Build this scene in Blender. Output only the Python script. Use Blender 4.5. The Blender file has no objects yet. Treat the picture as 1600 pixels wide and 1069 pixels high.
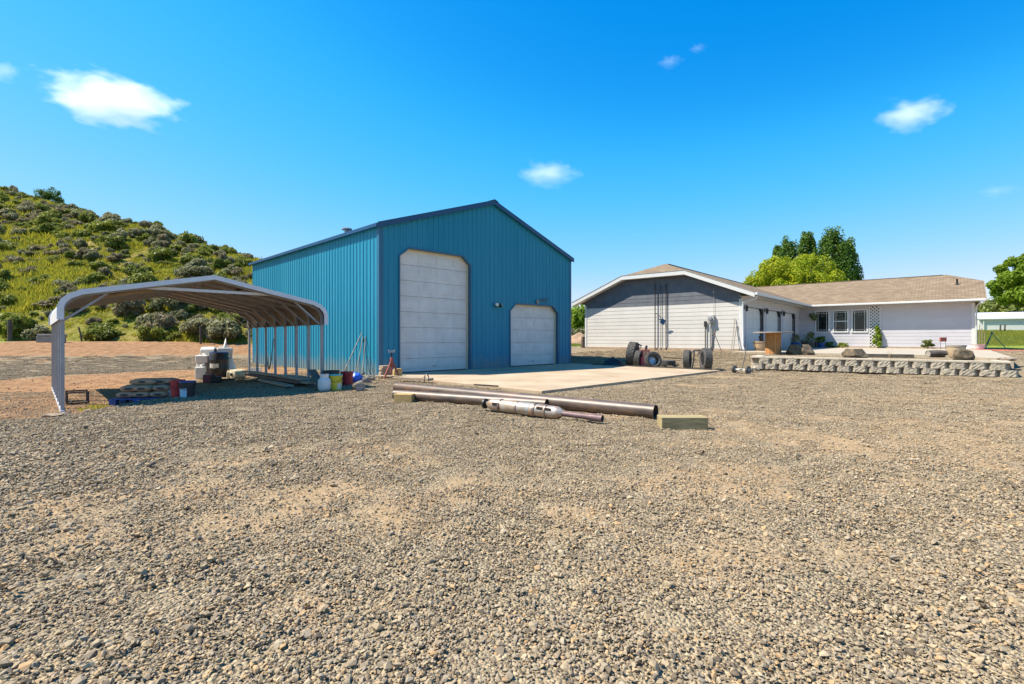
import bpy, bmesh, math, random
import numpy as np
from mathutils import Vector, Matrix, noise
R = math.radians
random.seed(7); rng = np.random.default_rng(11)
scene = bpy.context.scene
COL = scene.collection

# ---------------------------------------------------------------- camera, sky, sun, exposure
FPX, HC = 769.0, 1.25                      # focal length in photo pixels, eye height in metres
cam = bpy.data.cameras.new('camera'); cam.sensor_width = 36.0; cam.lens = 36.0*FPX/1600.0
cam.shift_y = -6.5/1600.0; cam.clip_start = 0.05; cam.clip_end = 6000
camo = bpy.data.objects.new('camera', cam); camo.location = (0, 0, HC); camo.rotation_euler = (R(90), 0, 0)
COL.objects.link(camo); scene.camera = camo

SUN_EL = 55.0                              # the sun stands square to the left of the view
world = bpy.data.worlds.new('World'); scene.world = world; world.use_nodes = True
wn, wl = world.node_tree.nodes, world.node_tree.links
wn.clear()
sky = wn.new('ShaderNodeTexSky'); sky.sky_type = 'NISHITA'; sky.sun_disc = False
sky.sun_elevation = R(SUN_EL); sky.sun_rotation = R(-90); sky.altitude = 300; sky.air_density = 1.0; sky.dust_density = 0.0; sky.ozone_density = 3.0
# the camera's rendering of the sky: a deeper azure overhead, pale blue at the horizon (same on every side)
dn = wn.new('ShaderNodeVectorMath'); dn.operation = 'SCALE'; dn.inputs['Scale'].default_value = .1
cv = wn.new('ShaderNodeRGBCurve'); cm = cv.mapping
for ch, pts in enumerate((((.06,.0),(.105,.004),(.146,.03),(.25,.135),(.466,.35),(1,.6)), ((.1,.09),(.18,.16),(.247,.255),(.4,.345),(.59,.42),(1,.64)), ((.2,.29),(.34,.46),(.43,.52),(.592,.54),(1,.68)))):
    c_ = cm.curves[ch]; c_.points[0].location = (0, 0); c_.points[1].location = pts[-1]
    for p_ in pts[:-1]: c_.points.new(*p_)
cm.update()
up_ = wn.new('ShaderNodeVectorMath'); up_.operation = 'SCALE'; up_.inputs['Scale'].default_value = 10.0
bg = wn.new('ShaderNodeBackground'); bg.inputs['Strength'].default_value = 0.10
wo = wn.new('ShaderNodeOutputWorld')
wl.new(sky.outputs[0], dn.inputs[0]); wl.new(dn.outputs[0], cv.inputs['Color']); wl.new(cv.outputs[0], up_.inputs[0]); wl.new(up_.outputs[0], bg.inputs['Color']); wl.new(bg.outputs[0], wo.inputs['Surface'])
sun = bpy.data.lights.new('sun', 'SUN'); sun.energy = 5.0; sun.angle = R(0.5); sun.color = (1.0, 0.925, 0.80)
suno = bpy.data.objects.new('sun', sun); suno.rotation_euler = (0, -R(90-SUN_EL), 0); suno.location = (-40, 0, 60)
COL.objects.link(suno)
vs = scene.view_settings; vs.view_transform = 'Standard'; vs.look = 'None'; vs.exposure = 1.0; vs.gamma = 1.0; vs.use_curve_mapping = False
scene.render.engine = 'CYCLES'; scene.cycles.use_denoising = True
scene.cycles.max_bounces = 8; scene.cycles.transparent_max_bounces = 8; scene.cycles.volume_bounces = 3

# ---------------------------------------------------------------- helpers
def wx(px, y): return (px-800.0)/FPX*y
def ss(a, b, x):
    t = np.clip((x-a)/(b-a), 0, 1); return t*t*(3-2*t)
class MB:
    def __init__(s): s.v = []; s.f = []; s.uv = {}
    def add(s, vs, fs):
        n = len(s.v); s.v += [tuple(p) for p in vs]; s.f += [tuple(i+n for i in f) for f in fs]; return s
    def quad(s, a, b, c, d): return s.add([a, b, c, d], [(0, 1, 2, 3)])
    def poly(s, pts, uv=None):
        s.add(pts, [tuple(range(len(pts)))])
        if uv: s.uv[len(s.f)-1] = uv
        return s
    def box(s, x0, x1, y0, y1, z0, z1, M=None):
        p = [(x0,y0,z0),(x1,y0,z0),(x1,y1,z0),(x0,y1,z0),(x0,y0,z1),(x1,y0,z1),(x1,y1,z1),(x0,y1,z1)]
        if M is not None: p = [M @ Vector(q) for q in p]
        return s.add(p, [(3,2,1,0),(4,5,6,7),(0,1,5,4),(1,2,6,5),(2,3,7,6),(3,0,4,7)])
    def bar(s, a, b, w, h=None, up=(0,0,1)):
        a, b = Vector(a), Vector(b); d = (b-a).normalized(); u = Vector(up)
        if abs(d.dot(u)) > .98: u = Vector((0,1,0)) if abs(d.y) < .9 else Vector((1,0,0))
        x = d.cross(u).normalized(); z = x.cross(d); h = h or w
        p = []
        for c in (a, b):
            for i, j in ((-1,-1),(1,-1),(1,1),(-1,1)): p.append(c+x*(i*w/2)+z*(j*h/2))
        return s.add(p, [(0,1,2,3),(7,6,5,4),(0,4,5,1),(1,5,6,2),(2,6,7,3),(3,7,4,0)])
    def tube(s, pts, r, n=10, caps=True):
        pts = [Vector(p) for p in pts]; m = len(pts)
        rs = r if isinstance(r, (list, tuple)) else [r]*m
        ref = None; vs_ = []
        for i, p in enumerate(pts):
            d = (pts[min(i+1,m-1)]-pts[max(i-1,0)])
            if d.length < 1e-6: d = Vector((0,0,1))
            d.normalize()
            if ref is None: ref = Vector((0,0,1)) if abs(d.z) < .9 else Vector((1,0,0))
            x = d.cross(ref)
            if x.length < 1e-4: x = d.cross(Vector((0.3,1,0.2)))
            x.normalize(); y = d.cross(x); ref = -y if False else ref
            for k in range(n):
                a = 2*math.pi*k/n; vs_.append(p+(x*math.cos(a)+y*math.sin(a))*rs[i])
        fs = [(i*n+k, i*n+(k+1)%n, (i+1)*n+(k+1)%n, (i+1)*n+k) for i in range(m-1) for k in range(n)]
        if caps: fs += [tuple(reversed(range(n))), tuple(range((m-1)*n, m*n))]
        return s.add(vs_, fs)
    def lathe(s, prof, n=20, M=None, caps=True):
        vs_ = []
        for r, z in prof:
            for k in range(n):
                a = 2*math.pi*k/n; p = Vector((r*math.cos(a), r*math.sin(a), z)); vs_.append(M @ p if M is not None else p)
        m = len(prof)
        fs = [(i*n+k, i*n+(k+1)%n, (i+1)*n+(k+1)%n, (i+1)*n+k) for i in range(m-1) for k in range(n)]
        if caps: fs += [tuple(reversed(range(n))), tuple(range((m-1)*n, m*n))]
        return s.add(vs_, fs)
    def prism(s, pts, off):
        n = len(pts); off = Vector(off); p = [Vector(q) for q in pts]; p += [q+off for q in p]
        return s.add(p, [tuple(reversed(range(n))), tuple(range(n, 2*n))]+[(i, (i+1)%n, n+(i+1)%n, n+i) for i in range(n)])
    def mesh(s, name, mat, smooth=None):
        me = bpy.data.meshes.new(name); me.from_pydata(s.v, [], s.f)
        if s.uv:
            l = me.uv_layers.new(name='UVMap')
            for fi, uvs in s.uv.items():
                for k, li in enumerate(me.polygons[fi].loop_indices): l.data[li].uv = uvs[k]
        if mat: me.materials.append(mat)
        if smooth is not None:
            me.shade_smooth()
            if smooth < 180: me.set_sharp_from_angle(angle=R(smooth))
        me.update(); return me
    def build(s, name, mat, parent=None, smooth=None, bevel=0, recalc=True, loc=None):
        me = s.mesh(name, mat, smooth)
        if recalc:
            bm = bmesh.new(); bm.from_mesh(me); bmesh.ops.recalc_face_normals(bm, faces=bm.faces); bm.to_mesh(me); bm.free()
        o = bpy.data.objects.new(name, me); COL.objects.link(o); o.parent = parent
        if loc is not None: o.location = loc
        if bevel:
            b = o.modifiers.new('edge', 'BEVEL'); b.width = bevel; b.segments = 2; b.limit_method = 'ANGLE'; b.angle_limit = R(40)
        return o
def thing(name, label, cat, loc=(0,0,0), rotz=0.0, group=None):
    o = bpy.data.objects.new(name, None); COL.objects.link(o); o.empty_display_size = .2
    o.location = loc; o.rotation_euler = (0, 0, rotz); tag(o, label, cat, group); return o
def tag(o, label=None, cat=None, group=None, kind=None):
    if label: o['label'] = label
    if cat: o['category'] = cat
    if group: o['group'] = group
    if kind: o['kind'] = kind
    return o
def link_mesh(name, me, parent=None, loc=(0,0,0), rot=(0,0,0), scale=(1,1,1)):
    o = bpy.data.objects.new(name, me); COL.objects.link(o); o.parent = parent; o.location = loc; o.rotation_euler = rot; o.scale = scale; return o
def TR(loc=(0,0,0), rz=0, rx=0, ry=0):
    return Matrix.Translation(loc) @ Matrix.Rotation(rz, 4, 'Z') @ Matrix.Rotation(ry, 4, 'Y') @ Matrix.Rotation(rx, 4, 'X')

# ---------------------------------------------------------------- materials
def nodes(name):
    m = bpy.data.materials.new(name); m.use_nodes = True; nt = m.node_tree; b = nt.nodes['Principled BSDF']; return m, nt, b
def mat(name, col, rough=.6, metal=0.0, var=.12, scale=6.0, bump=0.0, bscale=40.0, col2=None, spec=.5, coord='Object', rnd=0.0, detail=5):
    """base colour broken up by noise, optional second colour in blotches, optional fine bump, optional per-object brightness"""
    m, nt, b = nodes(name); N, L = nt.nodes, nt.links
    tc = N.new('ShaderNodeTexCoord'); src = tc.outputs[coord]
    nz = N.new('ShaderNodeTexNoise'); nz.inputs['Scale'].default_value = scale; nz.inputs['Detail'].default_value = detail; nz.inputs['Roughness'].default_value = .62; L.new(src, nz.inputs['Vector'])
    rp = N.new('ShaderNodeValToRGB'); L.new(nz.outputs[0], rp.inputs[0])
    c = np.array(col[:3]); c2 = np.array(col2[:3]) if col2 else None
    e = rp.color_ramp.elements
    e[0].position = .32; e[1].position = .68
    lo = c*(1-var); hi = np.minimum(c*(1+var), 1.0) if c2 is None else c2
    e[0].color = (*lo, 1); e[1].color = (*hi, 1)
    out = rp.outputs[0]
    if rnd:
        oi = N.new('ShaderNodeObjectInfo'); mr = N.new('ShaderNodeMapRange'); mr.inputs['To Min'].default_value = 1-rnd; mr.inputs['To Max'].default_value = 1+rnd; L.new(oi.outputs['Random'], mr.inputs['Value'])
        mx = N.new('ShaderNodeVectorMath'); mx.operation = 'SCALE'; L.new(out, mx.inputs[0]); L.new(mr.outputs[0], mx.inputs['Scale']); out = mx.outputs[0]
    L.new(out, b.inputs['Base Color'])
    b.inputs['Roughness'].default_value = rough; b.inputs['Metallic'].default_value = metal; b.inputs['Specular IOR Level'].default_value = spec
    if bump:
        n2 = N.new('ShaderNodeTexNoise'); n2.inputs['Scale'].default_value = bscale; n2.inputs['Detail'].default_value = 4; L.new(src, n2.inputs['Vector'])
        bp = N.new('ShaderNodeBump'); bp.inputs['Strength'].default_value = min(1, bump); bp.inputs['Distance'].default_value = .02; L.new(n2.outputs[0], bp.inputs['Height']); L.new(bp.outputs[0], b.inputs['Normal'])
    return m
def wood(name, col, dark, stretch=(1, 12, 12), rough=.75, sc=3.0):
    m, nt, b = nodes(name); N, L = nt.nodes, nt.links
    tc = N.new('ShaderNodeTexCoord'); mp = N.new('ShaderNodeMapping'); mp.inputs['Scale'].default_value = stretch; L.new(tc.outputs['Object'], mp.inputs[0])
    nz = N.new('ShaderNodeTexNoise'); nz.inputs['Scale'].default_value = sc; nz.inputs['Detail'].default_value = 6; nz.inputs['Distortion'].default_value = .6; L.new(mp.outputs[0], nz.inputs['Vector'])
    rp = N.new('ShaderNodeValToRGB'); rp.color_ramp.elements[0].position = .3; rp.color_ramp.elements[1].position = .62
    rp.color_ramp.elements[0].color = (*dark, 1); rp.color_ramp.elements[1].color = (*col, 1); L.new(nz.outputs[0], rp.inputs[0]); L.new(rp.outputs[0], b.inputs['Base Color'])
    b.inputs['Roughness'].default_value = rough; b.inputs['Specular IOR Level'].default_value = .25
    bp = N.new('ShaderNodeBump'); bp.inputs['Strength'].default_value = .3; bp.inputs['Distance'].default_value = .01; L.new(nz.outputs[0], bp.inputs['Height']); L.new(bp.outputs[0], b.inputs['Normal'])
    return m
def leafmat(name, ca, cb, trans=.35, scale=.5, rough=.55):
    """leaves: colour varies per leaf and by clump, light passes through"""
    m, nt, b = nodes(name); N, L = nt.nodes, nt.links
    tc = N.new('ShaderNodeTexCoord'); g = N.new('ShaderNodeNewGeometry'); oi = N.new('ShaderNodeObjectInfo')
    nz = N.new('ShaderNodeTexNoise'); nz.inputs['Scale'].default_value = scale; nz.inputs['Detail'].default_value = 3; L.new(tc.outputs['Object'], nz.inputs['Vector'])
    a = N.new('ShaderNodeMath'); a.operation = 'MULTIPLY_ADD'; L.new(g.outputs['Random Per Island'], a.inputs[0]); a.inputs[1].default_value = .5; L.new(nz.outputs[0], a.inputs[2])
    a2 = N.new('ShaderNodeMath'); a2.operation = 'MULTIPLY_ADD'; L.new(oi.outputs['Random'], a2.inputs[0]); a2.inputs[1].default_value = .3; L.new(a.outputs[0], a2.inputs[2])
    mr = N.new('ShaderNodeMapRange'); mr.inputs['From Min'].default_value = .5; mr.inputs['From Max'].default_value = 1.25; L.new(a2.outputs[0], mr.inputs['Value'])
    mx = N.new('ShaderNodeMix'); mx.data_type = 'RGBA'; L.new(mr.outputs[0], mx.inputs[0]); mx.inputs['A'].default_value = (*ca, 1); mx.inputs['B'].default_value = (*cb, 1)
    L.new(mx.outputs['Result'], b.inputs['Base Color']); b.inputs['Roughness'].default_value = rough; b.inputs['Specular IOR Level'].default_value = .25
    tr = N.new('ShaderNodeBsdfTranslucent'); L.new(mx.outputs['Result'], tr.inputs['Color'])
    ms = N.new('ShaderNodeMixShader'); ms.inputs[0].default_value = trans
    L.new(b.outputs[0], ms.inputs[1]); L.new(tr.outputs[0], ms.inputs[2]); L.new(ms.outputs[0], N['Material Output'].inputs['Surface'])
    return m
M = {}
def steelmat():
    m, nt, b = nodes('blue painted steel'); N, L = nt.nodes, nt.links
    tc = N.new('ShaderNodeTexCoord'); mp = N.new('ShaderNodeMapping'); mp.inputs['Scale'].default_value = (5, 5, .35); L.new(tc.outputs['Object'], mp.inputs[0])
    nz = N.new('ShaderNodeTexNoise'); nz.inputs['Scale'].default_value = 1.5; nz.inputs['Detail'].default_value = 6; L.new(mp.outputs[0], nz.inputs['Vector'])
    oi = N.new('ShaderNodeObjectInfo'); ad = N.new('ShaderNodeMath'); ad.operation = 'MULTIPLY_ADD'; L.new(oi.outputs['Random'], ad.inputs[0]); ad.inputs[1].default_value = .35; L.new(nz.outputs[0], ad.inputs[2])
    rp = N.new('ShaderNodeValToRGB'); e = rp.color_ramp.elements; e[0].position = .35; e[0].color = (.004,.18,.285,1); e[1].position = .95; e[1].color = (.018,.215,.325,1); L.new(ad.outputs[0], rp.inputs[0])
    sx = N.new('ShaderNodeSeparateXYZ'); L.new(tc.outputs['Object'], sx.inputs[0]); n2 = N.new('ShaderNodeTexNoise'); n2.inputs['Scale'].default_value = 2.5; n2.inputs['Detail'].default_value = 7; L.new(tc.outputs['Object'], n2.inputs['Vector'])
    a2 = N.new('ShaderNodeMath'); a2.operation = 'MULTIPLY_ADD'; L.new(n2.outputs[0], a2.inputs[0]); a2.inputs[1].default_value = -.75; L.new(sx.outputs['Z'], a2.inputs[2])
    mr = N.new('ShaderNodeMapRange'); mr.inputs['From Min'].default_value = -.35; mr.inputs['From Max'].default_value = .25; mr.inputs['To Min'].default_value = .55; mr.inputs['To Max'].default_value = 0; L.new(a2.outputs[0], mr.inputs['Value'])
    mx = N.new('ShaderNodeMix'); mx.data_type = 'RGBA'; L.new(mr.outputs[0], mx.inputs[0]); L.new(rp.outputs[0], mx.inputs['A']); mx.inputs['B'].default_value = (.25,.20,.14,1); L.new(mx.outputs['Result'], b.inputs['Base Color'])
    b.inputs['Roughness'].default_value = .5; b.inputs['Specular IOR Level'].default_value = .3
    n3 = N.new('ShaderNodeTexNoise'); n3.inputs['Scale'].default_value = 1.1; L.new(tc.outputs['Object'], n3.inputs['Vector']); bp = N.new('ShaderNodeBump'); bp.inputs['Strength'].default_value = .25; bp.inputs['Distance'].default_value = .05; L.new(n3.outputs[0], bp.inputs['Height']); L.new(bp.outputs[0], b.inputs['Normal'])
    return m
M['blue'] = steelmat()
M['navy'] = mat('dark blue trim steel', (.006,.05,.135), .4, 0, .1, 2)
M['bluetrim'] = mat('blue corner trim steel', (.014,.105,.19), .4, 0, .06, 2)
M['door'] = mat('weathered white steel door', (.61,.58,.545), .5, 0, .09, 2.2, bump=.06, bscale=5)
M['seal'] = mat('yellowed door stop', (.62,.52,.33), .6, 0, .1, 8)
M['white'] = mat('white paint', (.58,.57,.55), .5, 0, .04, 5)
M['galv'] = mat('galvanized tube', (.30,.295,.31), .5, .3, .15, 9)
M['cpsheet'] = mat('carport white sheet', (.6,.6,.63), .42, 0, .06, 3)
M['cpunder'] = mat('brown carport roof underside', (.20,.145,.098), .6, 0, .18, 4)  # brown tone of the surface under the white roof sheet
M['siding'] = mat('pale lavender siding', (.465,.445,.465), .6, 0, .05, 1.5, rnd=.035)
M['sidingcream'] = mat('cream siding', (.53,.50,.455), .6, 0, .05, 1.2, rnd=.02)
M['sidinggrey'] = mat('blue grey gable siding', (.105,.11,.125), .6, 0, .16, 3, rnd=.06)
M['fascia'] = mat('white fascia', (.58,.57,.54), .5, 0, .03, 5)
M['found'] = mat('stained concrete footing', (.34,.25,.17), .9, 0, .2, 4, bump=.2)
M['black'] = mat('black plastic', (.018,.018,.02), .45, 0, .2, 8)
M['darkmetal'] = mat('dark steel', (.045,.04,.04), .5, .5, .3, 14)
M['rubber'] = mat('tyre rubber', (.045,.042,.04), .8, 0, .3, 14, col2=(.10,.092,.08), bump=.15, bscale=60)
M['rim'] = mat('silver rim', (.55,.56,.58), .35, .7, .15, 12)
M['red'] = mat('red plastic', (.45,.02,.025), .45, 0, .12, 9)
M['redpaint'] = mat('worn red paint', (.42,.06,.045), .5, 0, .3, 20, col2=(.3,.10,.06))
M['pinkred'] = mat('sun faded red paint', (.55,.10,.13), .5, 0, .2, 14)
M['yellow'] = mat('yellow plastic', (.62,.50,.03), .45, 0, .14, 9)
M['teal'] = mat('teal lid', (.10,.38,.36), .45, 0, .1, 9)
M['bluepl'] = mat('blue plastic', (.03,.12,.55), .4, 0, .2, 9)
M['bluewood'] = mat('blue pallet paint', (.02,.07,.24), .6, 0, .2, 15)
M['whitepl'] = mat('white plastic', (.74,.73,.70), .45, 0, .06, 9, col2=(.62,.60,.55))
M['creampl'] = mat('cream plastic', (.62,.54,.36), .5, 0, .12, 9)
M['bag'] = mat('brown cement bag paper', (.42,.26,.155), .75, 0, .12, 8, bump=.35, bscale=18)
M['bagprint'] = mat('dark bag print', (.05,.05,.055), .75, 0, .2, 12)
M['label'] = mat('pale blue label', (.42,.60,.70), .5, 0, .1, 20)
M['paper'] = mat('cream label', (.66,.61,.52), .6, 0, .1, 12)
M['maroon'] = mat('maroon can', (.16,.025,.035), .45, 0, .2, 12)
M['lumber'] = wood('weathered lumber', (.42,.33,.23), (.26,.19,.13))
M['lumberdark'] = wood('dark lumber', (.18,.13,.095), (.08,.06,.045))
M['freshwood'] = wood('fresh sawn timber', (.48,.33,.135), (.36,.23,.09), (3,3,14))
M['oldblock'] = wood('mossy timber block', (.37,.29,.145), (.22,.17,.085), (1.5,9,9))
M['spool'] = wood('orange spool staves', (.50,.24,.085), (.33,.145,.05), (9,9,1.2))
M['greywood'] = wood('grey table wood', (.34,.30,.26), (.2,.17,.14))
M['bark'] = wood('bark', (.13,.10,.075), (.055,.04,.03), (6,6,1.5))
M['logdark'] = wood('old dark log', (.12,.10,.085), (.045,.038,.03), (1.5,8,8))
M['barrelwood'] = wood('oak barrel staves', (.44,.31,.19), (.28,.18,.10), (8,8,1.2))
M['rust'] = mat('rusty pipe steel', (.20,.14,.11), .42, .55, .3, 5, col2=(.36,.27,.22))
def pipemat():
    m, nt, b = nodes('brown mill scale pipe'); N, L = nt.nodes, nt.links
    tc = N.new('ShaderNodeTexCoord'); mp = N.new('ShaderNodeMapping'); mp.inputs['Scale'].default_value = (1.1, 5, 5); L.new(tc.outputs['Object'], mp.inputs[0])
    nz = N.new('ShaderNodeTexNoise'); nz.inputs['Scale'].default_value = 2.2; nz.inputs['Detail'].default_value = 7; nz.inputs['Roughness'].default_value = .65; L.new(mp.outputs[0], nz.inputs['Vector'])
    rp = N.new('ShaderNodeValToRGB'); e = rp.color_ramp.elements; e[0].position = .3; e[0].color = (.05,.036,.03,1); e[1].position = .72; e[1].color = (.22,.115,.062,1)
    k = e.new(.52); k.color = (.115,.08,.06,1); L.new(nz.outputs[0], rp.inputs[0]); L.new(rp.outputs[0], b.inputs['Base Color'])
    b.inputs['Metallic'].default_value = .1; b.inputs['Roughness'].default_value = .45
    return m
M['pipe'] = pipemat()
M['alum'] = mat('aluminized muffler skin', (.58,.52,.45), .4, .5, .12, 7, col2=(.40,.24,.14))
M['canskin'] = mat('heat stained canister skin', (.50,.47,.43), .42, .4, .1, 5, col2=(.36,.25,.16))
M['purplerust'] = mat('purple brown rust', (.15,.095,.095), .6, .3, .25, 18)
M['concrete'] = mat('sun bleached concrete', (.36,.26,.16), .85, 0, .14, .8, bump=.1, bscale=60, col2=(.45,.345,.23), detail=9)
M['patio'] = mat('patio concrete', (.37,.31,.23), .85, 0, .1, 1.1, bump=.08, bscale=60)
M['block'] = mat('split face concrete block', (.34,.29,.22), .95, 0, .16, 9, bump=.8, bscale=28, rnd=.10)
M['cap'] = mat('concrete cap stone', (.45,.385,.29), .9, 0, .1, 9, bump=.3, bscale=40, rnd=.06)
M['boulder'] = mat('basalt boulder', (.05,.04,.028), .9, 0, .3, 5, col2=(.17,.12,.065), bump=1, bscale=11)
M['rockflat'] = mat('tan flat rock', (.22,.165,.115), .9, 0, .2, 6, bump=.5, bscale=14)
M['clay'] = mat('glazed tan pot', (.50,.37,.23), .6, 0, .15, 6)
M['greenmetal'] = mat('green painted metal', (.05,.20,.17), .5, 0, .15, 10)
M['lampglass'] = mat('flood lamp lens', (.62,.60,.42), .2, 0, .1, 10)
M['meter'] = mat('grey meter housing', (.42,.40,.38), .5, .2, .1, 10)
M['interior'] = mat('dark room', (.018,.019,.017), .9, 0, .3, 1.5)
M['curtain'] = mat('curtain cloth', (.62,.62,.52), .9, 0, .2, 6)
M['mulch'] = mat('red mulch', (.40,.10,.06), .95, 0, .3, 30, bump=.6, bscale=60)
M['tarp'] = mat('black tarp', (.02,.02,.024), .55, 0, .3, 5, bump=.5, bscale=8)
M['rope'] = mat('tangled rope', (.30,.27,.21), .9, 0, .3, 30)
M['dirtmound'] = mat('brown dirt mound', (.34,.22,.135), .95, 0, .25, 1.2, bump=.8, bscale=4)
M['leafyellow'] = leafmat('yellow green leaves', (.25,.33,.012), (.50,.47,.03), .5, .35)
M['leafpoplar'] = leafmat('poplar leaves', (.045,.10,.013), (.13,.21,.028), .35, .6)
M['leafmaple'] = leafmat('broad green leaves', (.10,.18,.012), (.28,.38,.035), .5, .8)
M['leafbush'] = leafmat('olive bush leaves', (.09,.125,.03), (.21,.235,.05), .35, .5)
M['sage'] = leafmat('grey sage leaves', (.15,.15,.065), (.36,.335,.17), .35, .9)
M['sagebrown'] = leafmat('brown sage leaves', (.17,.14,.075), (.36,.295,.165), .35, .9)
M['sagegreen'] = leafmat('green brush leaves', (.10,.13,.018), (.31,.32,.05), .4, .9)
M['grassy'] = leafmat('yellow green grass', (.20,.225,.018), (.44,.375,.045), .5, .22)
M['grassgreen'] = leafmat('green grass', (.15,.20,.03), (.33,.34,.06), .4, .3)
def shingle():
    m, nt, b = nodes('tan asphalt shingles'); N, L = nt.nodes, nt.links
    uv = N.new('ShaderNodeUVMap'); br = N.new('ShaderNodeTexBrick'); L.new(uv.outputs[0], br.inputs['Vector'])
    br.inputs['Scale'].default_value = 1; br.inputs['Brick Width'].default_value = .31; br.inputs['Row Height'].default_value = .14; br.inputs['Mortar Size'].default_value = .009; br.offset = .5
    br.inputs['Color1'].default_value = (.185,.132,.086,1); br.inputs['Color2'].default_value = (.26,.195,.132,1); br.inputs['Mortar'].default_value = (.12,.09,.066,1)
    nz = N.new('ShaderNodeTexNoise'); nz.inputs['Scale'].default_value = 1.3; nz.inputs['Detail'].default_value = 8; L.new(uv.outputs[0], nz.inputs['Vector'])
    mr = N.new('ShaderNodeMapRange'); mr.inputs['To Min'].default_value = .72; mr.inputs['To Max'].default_value = 1.2; L.new(nz.outputs[0], mr.inputs['Value'])
    sc = N.new('ShaderNodeVectorMath'); sc.operation = 'SCALE'; L.new(br.outputs['Color'], sc.inputs[0]); L.new(mr.outputs[0], sc.inputs['Scale']); L.new(sc.outputs[0], b.inputs['Base Color'])
    bp = N.new('ShaderNodeBump'); bp.inputs['Strength'].default_value = .6; bp.inputs['Distance'].default_value = .01; bp.invert = True; L.new(br.outputs['Fac'], bp.inputs['Height']); L.new(bp.outputs[0], b.inputs['Normal'])
    b.inputs['Roughness'].default_value = .95; b.inputs['Specular IOR Level'].default_value = .1
    return m
M['shingle'] = shingle()
def glassmat():
    m, nt, b = nodes('window glass'); N, L = nt.nodes, nt.links
    gl = N.new('ShaderNodeBsdfGlossy'); gl.inputs['Roughness'].default_value = .02; tr = N.new('ShaderNodeBsdfTransparent'); tr.inputs[0].default_value = (.75,.8,.78,1)
    fr = N.new('ShaderNodeFresnel'); fr.inputs[0].default_value = 1.38; ms = N.new('ShaderNodeMixShader')
    L.new(fr.outputs[0], ms.inputs[0]); L.new(tr.outputs[0], ms.inputs[1]); L.new(gl.outputs[0], ms.inputs[2]); L.new(ms.outputs[0], N['Material Output'].inputs[0])
    return m
M['glass'] = glassmat()
def groundmat():
    """gravel, bare dirt and grass, chosen by the vertex attributes dirt and grass plus noise"""
    m, nt, b = nodes('gravel and dirt ground'); N, L = nt.nodes, nt.links
    tc = N.new('ShaderNodeTexCoord'); P = tc.outputs['Object']
    def noise_(s, d=4):
        n = N.new('ShaderNodeTexNoise'); n.inputs['Scale'].default_value = s; n.inputs['Detail'].default_value = d; L.new(P, n.inputs['Vector']); return n.outputs[0]
    vo = N.new('ShaderNodeTexVoronoi'); vo.inputs['Scale'].default_value = 58; L.new(P, vo.inputs['Vector'])
    sp = N.new('ShaderNodeSeparateColor'); L.new(vo.outputs['Color'], sp.inputs[0])
    r1 = N.new('ShaderNodeValToRGB'); e = r1.color_ramp.elements; e[0].position = 0; e[0].color = (.14,.106,.07,1); e[1].position = 1; e[1].color = (.41,.325,.205,1); k = e.new(.5); k.color = (.28,.217,.138,1); L.new(sp.outputs[0], r1.inputs[0])
    n1 = noise_(3.5, 8)
    r2 = N.new('ShaderNodeValToRGB'); e = r2.color_ramp.elements; e[0].position = .3; e[0].color = (.175,.09,.042,1); e[1].position = .72; e[1].color = (.325,.185,.092,1); L.new(n1, r2.inputs[0])
    n3 = noise_(22, 6)
    r3 = N.new('ShaderNodeValToRGB'); e = r3.color_ramp.elements; e[0].position = .35; e[0].color = (.14,.21,.028,1); e[1].position = .7; e[1].color = (.33,.37,.065,1); L.new(n3, r3.inputs[0])
    def fac(attr):
        at = N.new('ShaderNodeAttribute'); at.attribute_name = attr
        n2 = noise_(1.6, 7); mm = N.new('ShaderNodeMath'); mm.operation = 'MULTIPLY_ADD'; L.new(n2, mm.inputs[0]); mm.inputs[1].default_value = 1.1; L.new(at.outputs['Fac'], mm.inputs[2])
        mr = N.new('ShaderNodeMapRange'); mr.inputs['From Min'].default_value = .92; mr.inputs['From Max'].default_value = 1.16; L.new(mm.outputs[0], mr.inputs['Value']); return mr.outputs[0]
    fd, fg, fs = fac('dirt'), fac('grass'), fac('sand')
    r4 = N.new('ShaderNodeValToRGB'); e = r4.color_ramp.elements; e[0].position = .3; e[0].color = (.24,.16,.086,1); e[1].position = .7; e[1].color = (.36,.255,.148,1); L.new(n3, r4.inputs[0])
    m0 = N.new('ShaderNodeMix'); m0.data_type = 'RGBA'; L.new(fs, m0.inputs[0]); L.new(r1.outputs[0], m0.inputs['A']); L.new(r4.outputs[0], m0.inputs['B'])
    m1 = N.new('ShaderNodeMix'); m1.data_type = 'RGBA'; L.new(fd, m1.inputs[0]); L.new(m0.outputs['Result'], m1.inputs['A']); L.new(r2.outputs[0], m1.inputs['B'])
    m2 = N.new('ShaderNodeMix'); m2.data_type = 'RGBA'; L.new(fg, m2.inputs[0]); L.new(m1.outputs['Result'], m2.inputs['A']); L.new(r3.outputs[0], m2.inputs['B'])
    L.new(m2.outputs['Result'], b.inputs['Base Color']); b.inputs['Roughness'].default_value = .95; b.inputs['Specular IOR Level'].default_value = .15
    n4 = noise_(14, 10); mxs = N.new('ShaderNodeMath'); mxs.operation = 'MAXIMUM'; L.new(fd, mxs.inputs[0]); L.new(fs, mxs.inputs[1]); iv = N.new('ShaderNodeMath'); iv.operation = 'MULTIPLY_ADD'; L.new(mxs.outputs[0], iv.inputs[0]); iv.inputs[1].default_value = .95; iv.inputs[2].default_value = -1.0
    ad = N.new('ShaderNodeMath'); ad.operation = 'MULTIPLY_ADD'; L.new(vo.outputs['Distance'], ad.inputs[0]); L.new(iv.outputs[0], ad.inputs[1]); L.new(n4, ad.inputs[2])
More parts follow.
